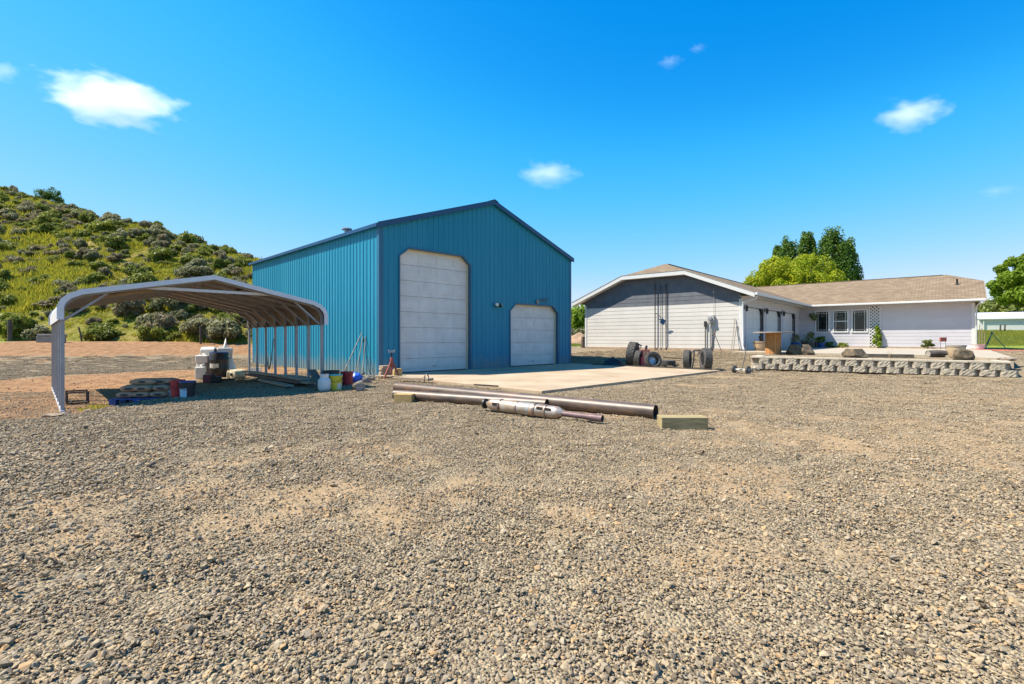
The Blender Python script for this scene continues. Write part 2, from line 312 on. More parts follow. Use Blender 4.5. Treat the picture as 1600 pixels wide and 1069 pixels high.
    bp = N.new('ShaderNodeBump'); bp.inputs['Strength'].default_value = .9; bp.inputs['Distance'].default_value = .03; L.new(ad.outputs[0], bp.inputs['Height']); L.new(bp.outputs[0], b.inputs['Normal'])
    return m
M['ground'] = groundmat()
def stonemat():
    m, nt, b = nodes('crushed gravel stones'); N, L = nt.nodes, nt.links
    g = N.new('ShaderNodeNewGeometry'); oi = N.new('ShaderNodeObjectInfo'); tc = N.new('ShaderNodeTexCoord')
    a = N.new('ShaderNodeMath'); a.operation = 'ADD'; L.new(g.outputs['Random Per Island'], a.inputs[0]); L.new(oi.outputs['Random'], a.inputs[1])
    f = N.new('ShaderNodeMath'); f.operation = 'FRACT'; L.new(a.outputs[0], f.inputs[0])
    r = N.new('ShaderNodeValToRGB'); e = r.color_ramp.elements; e[0].position = 0; e[0].color = (.095,.072,.048,1); e[1].position = 1; e[1].color = (.42,.325,.205,1)
    for p, c in ((.14,(.195,.152,.107)), (.4,(.33,.255,.16)), (.6,(.26,.213,.155)), (.75,(.385,.283,.165)), (.84,(.39,.24,.115)), (.9,(.335,.273,.188))):
        k = e.new(p); k.color = (*c, 1)
    L.new(f.outputs[0], r.inputs[0])
    nz = N.new('ShaderNodeTexNoise'); nz.inputs['Scale'].default_value = 60; L.new(tc.outputs['Object'], nz.inputs['Vector'])
    mr = N.new('ShaderNodeMapRange'); mr.inputs['To Min'].default_value = .75; mr.inputs['To Max'].default_value = 1.2; L.new(nz.outputs[0], mr.inputs['Value'])
    sc = N.new('ShaderNodeVectorMath'); sc.operation = 'SCALE'; L.new(r.outputs[0], sc.inputs[0]); L.new(mr.outputs[0], sc.inputs['Scale']); L.new(sc.outputs[0], b.inputs['Base Color'])
    b.inputs['Roughness'].default_value = .85; b.inputs['Specular IOR Level'].default_value = .2
    return m
M['stone'] = stonemat()
def hillmat():
    m, nt, b = nodes('grassy hillside'); N, L = nt.nodes, nt.links
    tc = N.new('ShaderNodeTexCoord'); P = tc.outputs['Object']
    n1 = N.new('ShaderNodeTexNoise'); n1.inputs['Scale'].default_value = .28; n1.inputs['Detail'].default_value = 8; n1.inputs['Roughness'].default_value = .65; L.new(P, n1.inputs['Vector'])
    r = N.new('ShaderNodeValToRGB'); e = r.color_ramp.elements; e[0].position = .3; e[0].color = (.10,.115,.016,1); e[1].position = .68; e[1].color = (.34,.22,.085,1)
    for p, c in ((.45,(.16,.165,.025)), (.58,(.24,.205,.045))): k = e.new(p); k.color = (*c, 1)
    L.new(n1.outputs[0], r.inputs[0])
    n2 = N.new('ShaderNodeTexNoise'); n2.inputs['Scale'].default_value = 5; n2.inputs['Detail'].default_value = 6; L.new(P, n2.inputs['Vector'])
    mr = N.new('ShaderNodeMapRange'); mr.inputs['To Min'].default_value = .55; mr.inputs['To Max'].default_value = 1.4; L.new(n2.outputs[0], mr.inputs['Value'])
    sc = N.new('ShaderNodeVectorMath'); sc.operation = 'SCALE'; L.new(r.outputs[0], sc.inputs[0]); L.new(mr.outputs[0], sc.inputs['Scale']); L.new(sc.outputs[0], b.inputs['Base Color'])
    bp = N.new('ShaderNodeBump'); bp.inputs['Strength'].default_value = 1; bp.inputs['Distance'].default_value = .25; L.new(n2.outputs[0], bp.inputs['Height']); L.new(bp.outputs[0], b.inputs['Normal'])
    b.inputs['Roughness'].default_value = .95; b.inputs['Specular IOR Level'].default_value = .1
    return m
M['hill'] = hillmat()

# ---------------------------------------------------------------- where the buildings stand (metres, measured from the photo)
class Frame:
    def __init__(s, x, y, z, deg): s.o = (x, y, z); s.a = R(deg); s.c, s.s = math.cos(s.a), math.sin(s.a)
    def inv(s, x, y):
        dx, dy = x-s.o[0], y-s.o[1]; return dx*s.c+dy*s.s, -dx*s.s+dy*s.c
    def w(s, u, v, z=0): return (s.o[0]+u*s.c-v*s.s, s.o[1]+u*s.s+v*s.c, s.o[2]+z)
BARN = Frame(-4.31, 16.0, 0.0, 45.4); BW, BD, BH, BP = 10.04, 12.06, 5.0, 6.68
PORT = Frame(-8.47, 9.2, -0.15, 44.27); PW, PL = 5.05, 6.0
HOUSE = Frame(10.94, 23.46, 0.60, -41.84)

def TZ(x, y):
    """height of the yard: flat in front, rising to the house, to the hill foot and to the far field"""
    x = np.asarray(x, float); y = np.asarray(y, float)
    q = .667*x+.745*y
    z = .6*ss(18.9, 24.3, q)
    k = y+.25*np.clip(-12.9-x, -30, 40)
    z = np.maximum(z, 1.05*ss(25.5, 34, k)*ss(5, -6, x))
    z = z+1.7*ss(42, 78, y)*ss(26, 42, x)
    z = z-.15*ss(-6.9, -8.2, x)*ss(6, 8.8, y)*ss(19, 13, y)
    return z
def tz(x, y): return float(TZ(x, y))
def fbm(x, y, s, seed=0.0):
    return np.array([noise.fractal(Vector((a*s+seed, b*s-seed, seed*.37)), 1.0, 2.0, 4) for a, b in zip(np.ravel(x), np.ravel(y))]).reshape(np.shape(x))
def masks(x, y):
    """how much bare dirt and how much grass at a spot (0..1)"""
    x = np.asarray(x, float); y = np.asarray(y, float)
    dx, dy = x-PORT.o[0], y-PORT.o[1]; u = dx*PORT.c+dy*PORT.s; v = -dx*PORT.s+dy*PORT.c
    d = .95*ss(.9, .1, u)*ss(-1.1, -.4, v)*ss(11, 8, v)
    d = np.maximum(d, .78*ss(-.3, .2, v)*ss(3.6, 2.0, u)*ss(7.5, 6, v))
    d = np.maximum(d, .8*ss(5.0, 6.2, v)*ss(11.5, 9.5, v)*ss(8.5, 6.5, u))
    k = y+.25*np.clip(-12.9-x, -30, 40)
    d = np.maximum(d, .9*ss(27.5, 29.5, k)*ss(2, -8, x))
    d = np.maximum(d, .36*ss(17, 20, k)*ss(2, -8, x))
    d = np.maximum(d, .55*ss(22.4, 24.6, .667*x+.745*y)*ss(3, 5, x)*ss(13, 11, x)*ss(30, 27, y))
    xr, yr = .92*x-.39*y, .39*x+.92*y                                   # wheel tracks run slantwise across the yard
    n = fbm(xr*.3, yr, .55, 3.1)+.5*fbm(x, y, .9, 9.2)
    sd = np.clip(.35+.56*n, 0, .62)*ss(14, 10, y)*ss(-3.5, 1.2, x)               # worn wheel tracks with sand between the stones
    sd = np.maximum(sd, np.clip(.24+.5*n, 0, .55)*ss(24, 16, y)*ss(-16, -8, x))
    g = .95*ss(24.5, 27.5, x-.08*y)*ss(22, 25, y)
    g = np.maximum(g, .9*ss(36, 40, y)*ss(1, 4, x))
    g = np.maximum(g, .95*ss(60, 90, np.hypot(x, y)))
    return d, g, sd
# the ground is one sheet reaching the horizon, fine near the camera
def axis(lo, hi, fine, step):
    a = list(np.arange(fine[0], fine[1]+1e-6, step)); s = step; p = a[-1]
    while p < hi: s *= 1.16; p += s; a.append(min(p, hi))
    s = step; p = a[0]; b = []
    while p > lo: s *= 1.16; p -= s; b.append(max(p, lo))
    return np.array(sorted(set(b))+a)
def grid_object(name, X, Y, Z, material, attrs=None, smooth=True):
    ny, nx = X.shape; me = bpy.data.meshes.new(name)
    idx = np.arange(nx*ny).reshape(ny, nx)
    f = np.stack([idx[:-1,:-1], idx[:-1,1:], idx[1:,1:], idx[1:,:-1]], -1).reshape(-1, 4)
    me.vertices.add(nx*ny); me.vertices.foreach_set('co', np.stack([X, Y, Z], -1).astype(np.float32).ravel())
    me.loops.add(f.size); me.loops.foreach_set('vertex_index', f.astype(np.int32).ravel())
    me.polygons.add(len(f)); me.polygons.foreach_set('loop_start', np.arange(0, f.size, 4, dtype=np.int32))
    me.update(calc_edges=True)
    for k, v in (attrs or {}).items():
        a = me.attributes.new(k, 'FLOAT', 'POINT'); a.data.foreach_set('value', np.asarray(v, np.float32).ravel())
    if smooth: me.shade_smooth()
    me.materials.append(material); o = bpy.data.objects.new(name, me); COL.objects.link(o); return o
ax_, ay_ = axis(-2600, 2600, (-26, 28), .25), axis(-300, 4200, (0, 40), .25)
GX, GY = np.meshgrid(ax_, ay_)
near = (np.abs(GX) < 30) & (GY < 45)
und = np.zeros_like(GX); und[near] = .03*fbm(GX[near], GY[near], .5, 1.3)+.018*fbm(GX[near], GY[near], 2.2, 5.5)
lx, ly = BARN.inv(GX, GY); und *= np.where((lx > -.6) & (lx < BW+.6) & (ly > -7.6) & (ly < BD), .15, 1)
GD, GG, GS = np.zeros_like(GX), np.ones_like(GX), np.zeros_like(GX); GD[near], GG[near], GS[near] = masks(GX[near], GY[near])
far = ~near; GD[far], GG[far] = .2, .95
ground = tag(grid_object('ground', GX, GY, TZ(GX, GY)+und-.012, M['ground'], {'dirt': GD, 'grass': GG, 'sand': GS}), kind='structure')

# ---------------------------------------------------------------- scattering (one object per kind of ground cover)
def scatter(name, pts, rots, scl, idx, sources):
    coll = bpy.data.collections.new(name+'_pieces')
    for i, me in enumerate(sources):
        coll.objects.link(bpy.data.objects.new('%s_%02d' % (me.name, i), me))
    me = bpy.data.meshes.new(name); me.vertices.add(len(pts)); me.vertices.foreach_set('co', np.asarray(pts, np.float32).ravel())
    for nm, ty, v, key in (('rot','FLOAT_VECTOR',rots,'vector'), ('scl','FLOAT_VECTOR',scl,'vector'), ('pick','INT',idx,'value')):
        a = me.attributes.new(nm, ty, 'POINT'); a.data.foreach_set(key, np.asarray(v, np.int32 if ty == 'INT' else np.float32).ravel())
    o = bpy.data.objects.new(name, me); COL.objects.link(o)
    ng = bpy.data.node_groups.new(name, 'GeometryNodeTree')
    ng.interface.new_socket('Geometry', in_out='INPUT', socket_type='NodeSocketGeometry'); ng.interface.new_socket('Geometry', in_out='OUTPUT', socket_type='NodeSocketGeometry')
    N, L = ng.nodes, ng.links
    gi, go = N.new('NodeGroupInput'), N.new('NodeGroupOutput'); ip = N.new('GeometryNodeInstanceOnPoints'); ci = N.new('GeometryNodeCollectionInfo')
    ci.inputs['Collection'].default_value = coll; ci.inputs['Separate Children'].default_value = True; ci.inputs['Reset Children'].default_value = True
    def attr(nm, ty):
        a = N.new('GeometryNodeInputNamedAttribute'); a.data_type = ty; a.inputs['Name'].default_value = nm; return a.outputs['Attribute']
    L.new(gi.outputs[0], ip.inputs['Points']); L.new(ci.outputs[0], ip.inputs['Instance']); ip.inputs['Pick Instance'].default_value = True
    L.new(attr('pick','INT'), ip.inputs['Instance Index']); L.new(attr('rot','FLOAT_VECTOR'), ip.inputs['Rotation']); L.new(attr('scl','FLOAT_VECTOR'), ip.inputs['Scale'])
    L.new(ip.outputs[0], go.inputs[0])
    md = o.modifiers.new('scatter', 'NODES'); md.node_group = ng
    return o
def hull(pts):
    bm = bmesh.new(); [bm.verts.new(p) for p in pts]; r = bmesh.ops.convex_hull(bm, input=bm.verts)
    bmesh.ops.delete(bm, geom=list({e for e in r['geom_interior'] if isinstance(e, bmesh.types.BMVert)}), context='VERTS')
    bm.verts.index_update(); v = [tuple(p.co) for p in bm.verts]; f = [tuple(q.index for q in p.verts) for p in bm.faces]; bm.free(); return v, f
def stone_shape(n=13, flat=.55, long=1.4):
    p = rng.normal(size=(n, 3)); p /= np.linalg.norm(p, axis=1)[:, None]; p *= rng.uniform(.8, 1.08, (n, 1)); p *= (long, 1.0, flat); return hull(p)
SHAPES = [stone_shape(int(rng.integers(14, 20)), rng.uniform(.45, .85), rng.uniform(1.05, 1.6)) for _ in range(40)]
def stone_patch(n, rad, mean):
    mb = MB()
    for i in range(n):
        v, f = SHAPES[int(rng.integers(len(SHAPES)))]; s = np.clip(rng.lognormal(math.log(mean), .42), .003, .022)
        a, r = rng.uniform(0, 6.283), rad*math.sqrt(rng.uniform()); Mx = TR((r*math.cos(a), r*math.sin(a), s*rng.uniform(.05, .5)), rng.uniform(0, 6.28), rng.normal(0, .35), rng.normal(0, .35))
        mb.add([Mx @ (Vector(p)*s) for p in v], f)
    return mb.mesh('stone_patch', M['stone'])
patches = [stone_patch(250, .21, .0054) for _ in range(14)]
fines = [stone_patch(120, .24, .0042) for _ in range(5)]
singles = []
for i in range(10):
    mb = MB(); v, f = SHAPES[i]; mb.add(v, f); singles.append(mb.mesh('stone', M['stone']))
def blocked(x, y):
    u, v = BARN.inv(x, y); b = (u > -.15) & (u < BW+.1) & (v > -7.02) & (v < BD+.1)
    u, v = HOUSE.inv(x, y); b |= (u > -9) & (u < 1.7) & (v > -.05) & (v < 22); b |= (u > 1.75) & (u < 9.3) & (v > -4.75)
    b |= (u > .2) & (u < 9.3) & (v > -1.25)
    return b
def gravel_points():
    P = []
    for y0, y1, st in ((.5, 7, .185), (7, 13, .2), (13, 20, .215), (20, 27, .24)):
        ys = np.arange(y0, y1, st); xs = np.arange(-1.22*y1-1.5, 1.22*y1+1.5, st); X, Y = np.meshgrid(xs, ys)
        X = X+rng.uniform(-.5, .5, X.shape)*st; Y = Y+rng.uniform(-.5, .5, Y.shape)*st
        k = (np.abs(X) < 1.2*Y+1.5) & ~blocked(X, Y); P.append(np.stack([X[k], Y[k]], -1))
    return np.concatenate(P)
gp = gravel_points(); gd, gg, gs = masks(gp[:,0], gp[:,1]); gd = np.maximum(gd, gs*.86)
nz1 = fbm(gp[:,0], gp[:,1], 1.1, 7.7)
keep = (gd < .42+.35*nz1+rng.normal(0, .09, len(gp))) & (gg < .4)
fp_ = gp[~keep & (gg < .4) & (gp[:,1] < 13)]; fn = len(fp_); gp = gp[keep]; n = len(gp)
def gz(x, y, n_=None): return TZ(x, y)+.03*fbm(x, y, .5, 1.3)+.018*fbm(x, y, 2.2, 5.5)-.012
far_s = 1+.25*ss(8, 24, gp[:,1])
left_s = 1+.4*ss(-1.0, -4.0, gp[:,0])*ss(10, 5, gp[:,1])          # coarser stones lie on the left
sc_ = (rng.uniform(.85, 1.2, n)*far_s*left_s)
gravel = scatter('gravel', np.column_stack([gp, gz(gp[:,0], gp[:,1])]), np.column_stack([rng.normal(0, .05, n), rng.normal(0, .05, n), rng.uniform(0, 6.28, n)]), np.column_stack([sc_, sc_, sc_]), rng.integers(0, len(patches), n), patches)
tag(gravel, 'crushed grey and tan gravel covering the yard', 'gravel', kind='stuff')
fi = scatter('gravel_fines', np.column_stack([fp_, gz(fp_[:,0], fp_[:,1])]), np.column_stack([np.zeros(fn), np.zeros(fn), rng.uniform(0, 6.28, fn)]), np.ones((fn, 3))*rng.uniform(.8, 1.3, (fn, 1)), rng.integers(0, len(fines), fn), fines)
tag(fi, 'small grit sprinkled over the sandy wheel tracks', 'grit', kind='stuff')
m_ = 30000; yy = 1.2+22*rng.uniform(0, 1, m_)**1.35; xx = rng.uniform(-1.2, 1.2, m_)*yy; k = ~blocked(xx, yy); xx, yy = xx[k], yy[k]; m_ = len(xx)
s_ = np.clip(rng.lognormal(math.log(.009), .42, m_), .004, .022)*(1+.35*ss(0, -4, xx))
pebbles = scatter('pebbles', np.column_stack([xx, yy, gz(xx, yy)+s_*.25]), np.column_stack([rng.normal(0, .4, m_), rng.normal(0, .4, m_), rng.uniform(0, 6.28, m_)]), np.column_stack([s_, s_, s_]), rng.integers(0, len(singles), m_), singles)
tag(pebbles, 'loose larger stones scattered over gravel and dirt', 'stones', kind='stuff')

# ---------------------------------------------------------------- hill on the left
def HZ(x, y):
    x = np.asarray(x, float); y = np.asarray(y, float)
    a = .9+.55*(y-31); t = (x+23)*-.886+(y-44)*.463; nn = (x+23)*.463+(y-44)*.886
    b = 8.3+.251*t-.25*nn; k = 2.4
    h = np.clip(.5+.5*(b-a)/k, 0, 1); return b*(1-h)+a*h-k*h*(1-h)
def hz(x, y): return float(HZ(x, y)+hbump(np.array([x]), np.array([y]))[0])
def hbump(x, y): return .55*fbm(x, y, .09, 2.2)+.18*fbm(x, y, .4, 8.1)
hxv, hyv = np.arange(-150, 14, .9), np.arange(29.5, 125, .9); HX, HY = np.meshgrid(hxv, hyv)
hill = tag(grid_object('hill', HX, HY, HZ(HX, HY)+hbump(HX, HY), M['hill']), kind='structure')
fx, fy = np.meshgrid(np.linspace(-1500, 1900, 120), np.linspace(0, 1, 14)); dist = 230+260*fy
FX = fx; FY = dist+60*np.sin(fx*.004); FZ = -2+ss(0, .45, fy)*(13+7*np.sin(fx*.0065+1)+4*np.sin(fx*.021))
tag(grid_object('far_hills', FX, FY, FZ, M['hill']), kind='structure')

# foliage: many small leaf faces spread through lumps of a crown
def leaves(mb, lobes, per, size, upright=0.0, shell=.55, aspect=1.6):
    for (c, r) in lobes:
        r = np.array(r if hasattr(r, '__len__') else (r, r, r), float); m = int(per)
        d = rng.normal(size=(m, 3)); d /= np.linalg.norm(d, axis=1)[:, None]
        rad = rng.uniform(shell**3, 1, m)**(1/3); p = np.array(c)+d*rad[:, None]*r
        nrm = d+rng.normal(0, .7, (m, 3)); nrm[:, 2] += .25; nrm /= np.linalg.norm(nrm, axis=1)[:, None]
        t = rng.normal(size=(m, 3)); t[:, 2] += upright; t -= nrm*np.sum(t*nrm, 1)[:, None]; t /= np.linalg.norm(t, axis=1)[:, None]
        bt = np.cross(nrm, t); s = size*rng.uniform(.6, 1.35, m)[:, None]
        A, B, C, D = p-t*s*aspect*.5, p+bt*s*.5, p+t*s*aspect*.5, p-bt*s*.5
        n0 = len(mb.v); mb.v += [tuple(q) for q in np.stack([A, B, C, D], 1).reshape(-1, 3)]
        mb.f += [(n0+4*i, n0+4*i+1, n0+4*i+2, n0+4*i+3) for i in range(m)]
def limb(mb, a, b, r0, r1, n=7, wob=.05, seg=5):
    a, b = Vector(a), Vector(b); L_ = (b-a).length
    pts = [a.lerp(b, i/seg)+Vector(rng.normal(0, wob*L_, 3))*(0 if i in (0, seg) else .5) for i in range(seg+1)]
    mb.tube(pts, [r0+(r1-r0)*i/seg for i in range(seg+1)], n)
# shrubs of the hillside: a few meshes shared by many bushes
def shrub_meshes(mname, n=4, tall=.95, per=190, size=.05):
    out = []
    for i in range(n):
        mb = MB(); lob = []
        for k in range(11):
            a = rng.uniform(0, 6.28); r = rng.uniform(0, .62); h = tall*rng.uniform(.35, .95)*(1-.45*r)
            lob.append(((r*math.cos(a)*.6, r*math.sin(a)*.6, h*.62), (rng.uniform(.15, .27), rng.uniform(.15, .27), rng.uniform(.14, .25))))
        leaves(mb, lob, per, size, upright=1.2, shell=.3, aspect=2.8); fol = mb.mesh('foliage', M[mname])
        st = MB()
        for (c, r) in lob[:8]: limb(st, (c[0]*.15, c[1]*.15, -.1), (c[0], c[1], c[2]), .028, .01, 5, .08, 3)
        out.append((fol, st.mesh('stems', M['bark'], 60)))
    return out
SHRUB = {k: shrub_meshes(k) for k in ('sage', 'sagebrown', 'sagegreen')}
def shrub(kind, x, y, z, s, label, group=None, name='sagebrush'):
    fol, st = random.choice(SHRUB[kind]); t = thing(name, label, 'shrub', (x, y, z), random.uniform(0, 6.28), group)
    sz = s*random.uniform(.65, 1.2)
    sx_ = s*random.uniform(.75, 1.35)
    link_mesh('foliage', fol, t, scale=(sx_, s, sz)); link_mesh('stems', st, t, scale=(sx_, s, sz)); return t
LAB = {'sage': 'grey green sagebrush growing on the grassy hillside', 'sagebrown': 'brownish sagebrush growing on the grassy hillside', 'sagegreen': 'dark green brush growing on the grassy hillside'}
GRP = {'sage': 'grey sagebrush on the hill', 'sagebrown': 'brown sagebrush on the hill', 'sagegreen': 'green brush on the hill'}
placed = []; tries = 0
while len(placed) < 300 and tries < 9000:
    tries += 1
    y = 31.5+random.random()**.8*46; px = random.uniform(-70, 392); x = wx(px, y)
    ele = HZ(x, y)
    if ele < 1.2: continue
    tcrest = (x+23)*-.886+(y-44)*.463; nc = (x+23)*.463+(y-44)*.886
    if nc > 4.5: continue
    s = random.choice((random.uniform(.9, 1.6), random.uniform(1.2, 2.3)))*(1.12 if y < 36 else 1)
    if any((x-a)**2+(y-b)**2 < (.31*(s+c))**2 for a, b, c in placed): continue
    placed.append((x, y, s))
for x, y, s in placed:
    kd = random.choices(('sage', 'sagebrown', 'sagegreen'), (.34, .16, .5))[0]
    f_ = (y-31)/(44+.0*x-31); e_ = (x+23)*.463+(y-44)*.886
    zone = 'along the hill crest' if e_ > -3.5 else 'at the foot of the grassy hill' if y < 34.5 else 'on the lower slope of the hill' if e_ < -9 else 'on the upper slope of the hill'
    size = 'large ' if s > 1.75 else 'small ' if s < 1.25 else ''
    lb = size+{'sage': 'grey green sagebrush', 'sagebrown': 'brownish sagebrush', 'sagegreen': 'dark green brush'}[kd]+' '+zone
    shrub(kd, x, y, hz(x, y)-.08, s, lb, lb+', group')
# bushes along the hill foot that stand out one by one
for px, y, s, kd, lab in ((165, 31.3, 2.0, 'sagegreen', 'dark round bush at the hill foot behind the carport opening'), (240, 31.4, 1.6, 'sagegreen', 'low dark bush at the hill foot, between two grey sagebrushes'),
                          (355, 31.8, 2.7, 'sage', 'large pale grey sagebrush beside the slanted fence brace'), (330, 31.6, 1.7, 'sage', 'smaller pale sagebrush just behind the dark fence post'),
                          (253, 32.2, 1.9, 'sagebrown', 'mauve brown sagebrush at the hill foot in the carport opening'), (24, 31.5, 2.5, 'sagegreen', 'big dark green bush behind the thick fence post'),
                          (68, 31.2, 2.0, 'sage', 'grey sagebrush above the grey timber at the hill foot')):
    x = wx(px, y); shrub(kd, x, y, hz(x, y)-.1, s, lab)
# the tree-like bush on the crest
cy_ = max(np.arange(40, 90, .5), key=lambda q: (hz(wx(74, q), q)-HC)/q); cx_ = wx(74, cy_); cz_ = hz(cx_, cy_)
t = thing('crest_tree', 'small dark wind-bent tree standing on the hill crest', 'tree', (cx_, cy_, cz_-.2))
mb = MB(); leaves(mb, [((random.uniform(-1.3, 1.3), random.uniform(-.8, .8), random.uniform(.7, 2.0)), random.uniform(.35, .6)) for _ in range(22)], 260, .09); mb.build('crown', M['leafpoplar'], t, recalc=False)
mb = MB(); limb(mb, (0,0,-.3), (.2,0,1.4), .14, .08); limb(mb, (.2,0,1.3), (-.9,.1,2.1), .07, .03); limb(mb, (.2,0,1.3), (1.0,-.2,2.0), .07, .03); mb.build('trunk', M['bark'], t, 60)
# the smaller brush between them, too many to count
n = 1500; y = 31.2+rng.uniform(0, 1, n)**.8*44; x = wx(rng.uniform(-80, 430, n), y); k = (HZ(x, y) > 1.1); x, y = x[k], y[k]; n = len(x)
s_ = rng.uniform(.35, 1.05, n)*np.clip(.8+.9*fbm(x, y, .2, 6.1), .15, 1.3)
hb_ = scatter('hill_brush', np.column_stack([x, y, HZ(x, y)+hbump(x, y)-.05]), np.column_stack([np.zeros(n), np.zeros(n), rng.uniform(0, 6.28, n)]), np.column_stack([s_*rng.uniform(.8, 1.4, n), s_, s_*rng.uniform(.6, 1.2, n)]), rng.integers(0, 12, n), [fm for kk in ('sage', 'sagebrown', 'sagegreen') for fm, _ in SHRUB[kk]])
tag(hb_, 'low mixed brush covering the hillside between larger shrubs', 'brush', kind='stuff')
# grass of the hill and of the field
def grass_patch(n, rad, h, mname, wid=.035):
    mb = MB()
    for i in range(n):
        a, r = rng.uniform(0, 6.28), rad*math.sqrt(rng.uniform()); x, y = r*math.cos(a), r*math.sin(a); b = rng.uniform(0, 6.28); hh = h*rng.uniform(.5, 1.2)
        lx_, ly_ = rng.normal(0, .35*hh), rng.normal(0, .35*hh); w = wid*rng.uniform(.6, 1.3)
        mb.add([(x-w*math.cos(b), y-w*math.sin(b), -.04), (x+w*math.cos(b), y+w*math.sin(b), -.04), (x+lx_, y+ly_, hh)], [(0,1,2)])
    return mb.mesh('grass_patch', M[mname])
gpt = [grass_patch(70, .6, .28, 'grassy') for _ in range(5)]+[grass_patch(60, .5, .24, 'grassgreen') for _ in range(2)]
n = 9000; y = 30.8+rng.uniform(0, 1, n)**.85*44; x = wx(rng.uniform(-90, 440, n), y); k = (HZ(x, y) > .95); x, y = x[k], y[k]; n = len(x)
sc_ = rng.uniform(.5, 1.3, n)*np.clip(.85+1.1*fbm(x, y, .16, 4.4)+.4*fbm(x, y, .6, 1.4), .38, 1.6)
hg = scatter('hill_grass', np.column_stack([x, y, HZ(x, y)+hbump(x, y)-.03]), np.column_stack([np.full(n, R(20)), np.zeros(n), np.zeros(n)]), np.column_stack([sc_, sc_, sc_]), rng.choice(7, n), gpt)
tag(hg, 'yellow green spring grass covering the hillside', 'grass', kind='stuff')
fgp = [grass_patch(60, .6, .34, 'grassgreen', .04) for _ in range(4)]+[grass_patch(60, .6, .3, 'grassy', .04) for _ in range(2)]
n = 3800; y = rng.uniform(36, 72, n); x = wx(rng.uniform(1495, 1700, n), y); sc_ = rng.uniform(.5, 1.0, n)*ss(34, 52, y)
k = sc_ > .25; x, y, sc_ = x[k], y[k], sc_[k]; n = len(x)
x2 = rng.uniform(4.0, 9.5, 260); y2 = rng.uniform(38, 52, 260); x = np.append(x, x2); y = np.append(y, y2); sc_ = np.append(sc_, rng.uniform(.3, .6, 260)); n = len(x)
fg = scatter('field_grass', np.column_stack([x, y, TZ(x, y)-.01]), np.column_stack([np.zeros(n), np.zeros(n), rng.uniform(0, 6.28, n)]), np.column_stack([sc_, sc_, sc_]), np.where(y > 58, rng.integers(3, 6, n), rng.integers(0, 5, n)), fgp)
tag(fg, 'green field grass beyond the house and the workshop', 'grass', kind='stuff')

# ---------------------------------------------------------------- the blue steel workshop
barn = thing('metal_workshop', 'tall blue ribbed steel workshop with two white overhead doors', 'workshop', BARN.o, BARN.a)
def rib_profile(w, n, rh=.022, hb=.034, ht=.014):
    st = w/n; pr = [(0.0, 0.0)]
    for k in range(n):
        c = st*(k+.5); pr += [(c-hb, 0), (c-ht, rh), (c+ht, rh), (c+hb, 0)]
    return pr+[(w, 0.0)]
def roofz(x): return BH+(BP-BH)*(1-abs(x-BW/2)/(BW/2))-.06
DOORS = [(.76, 3.86, 4.30, .38, .30), (6.03, 9.10, 2.66, .36, .30)]       # x0, x1, height, chamfer across, chamfer down
def dtop(d, x):
    x0, x1, h, c, dn = d; return h-dn*max(0, (x0+c-x)/c, (x-(x1-c))/c)
wl_ = MB(); wl_.box(.03, .06, .05, BD-.05, 0, BH-.15); wl_.box(.05, BW-.05, BD-.06, BD-.03, 0, BH-.1); wl_.box(BW-.06, BW-.03, .05, BD-.05, 0, BH-.15)
side = wl_.build('wall', M['bluetrim'], barn)
sm = None; npan = 13; pw = BD/npan
for i in range(npan):                                                       # left wall sheets share one mesh
    if sm is None:
        mb = MB(); pr = rib_profile(pw-.004, 4)
        for (a, o1), (b, o2) in zip(pr[:-1], pr[1:]): mb.quad((-o1-.004, a, -.12), (-o2-.004, b, -.12), (-o2-.004, b, BH-.06), (-o1-.004, a, BH-.06))
        sm = mb.mesh('wall_panel', M['blue'])
    link_mesh('wall_panel', sm, side, (0, i*pw, 0))
sm2 = None
for i in range(npan):
    if sm2 is None:
        mb = MB(); pr = rib_profile(pw-.004, 4)
        for (a, o1), (b, o2) in zip(pr[:-1], pr[1:]): mb.quad((BW+o1+.004, a, -.12), (BW+o1*0+o2+.004, b, -.12), (BW+o2+.004, b, BH-.06), (BW+o1+.004, a, BH-.06))
        sm2 = mb.mesh('wall_panel', M['blue'])
    link_mesh('wall_panel', sm2, side, (0, i*pw, 0))
npf = 11; pf = BW/npf
fw = MB(); fw.box(BW/2-1.2, BW/2+1.2, .03, .05, roofz(BW/2)-1.2, roofz(BW/2)-.75); front = fw.build('front_wall', M['bluetrim'], barn)
for i in range(npf):
    x0 = i*pf; xs = {round(x0+a, 4): o for a, o in rib_profile(pf-.004, 4)}
    for d in DOORS:
        for xb in (d[0], d[1], d[0]+d[3], d[1]-d[3], BW/2):
            if x0 < xb < x0+pf-.004 and round(xb, 4) not in xs:
                ks = sorted(xs); lo = max(k for k in ks if k <= xb); hi = min(k for k in ks if k >= xb)
                xs[round(xb, 4)] = xs[lo]+(xs[hi]-xs[lo])*(xb-lo)/max(hi-lo, 1e-6)
    mb = MB(); ks = sorted(xs)
    for a, b in zip(ks[:-1], ks[1:]):
        mid = (a+b)/2; za = zb = -.1
        for d in DOORS:
            if d[0] < mid < d[1]: za, zb = dtop(d, a), dtop(d, b)
        mb.quad((a, -xs[a]-.004, za), (b, -xs[b]-.004, zb), (b, -xs[b]-.004, roofz(b)), (a, -xs[a]-.004, roofz(a)))
    mb.build('wall_panel', M['blue'], front, recalc=False)
mb = MB()
for x0, x1, y0, y1 in ((-.035, .12, -.035, -.026), (-.035, -.026, -.026, .12)): mb.box(x0, x1, y0, y1, -.05, BH-.08)
mb.build('corner_trim', M['bluetrim'], barn)
mb = MB(); mb.box(BW-.10, BW+.035, -.036, -.027, -.05, BH-.08); mb.box(BW+.027, BW+.036, -.027, .1, -.05, BH-.08); mb.build('corner_trim', M['bluetrim'], barn)
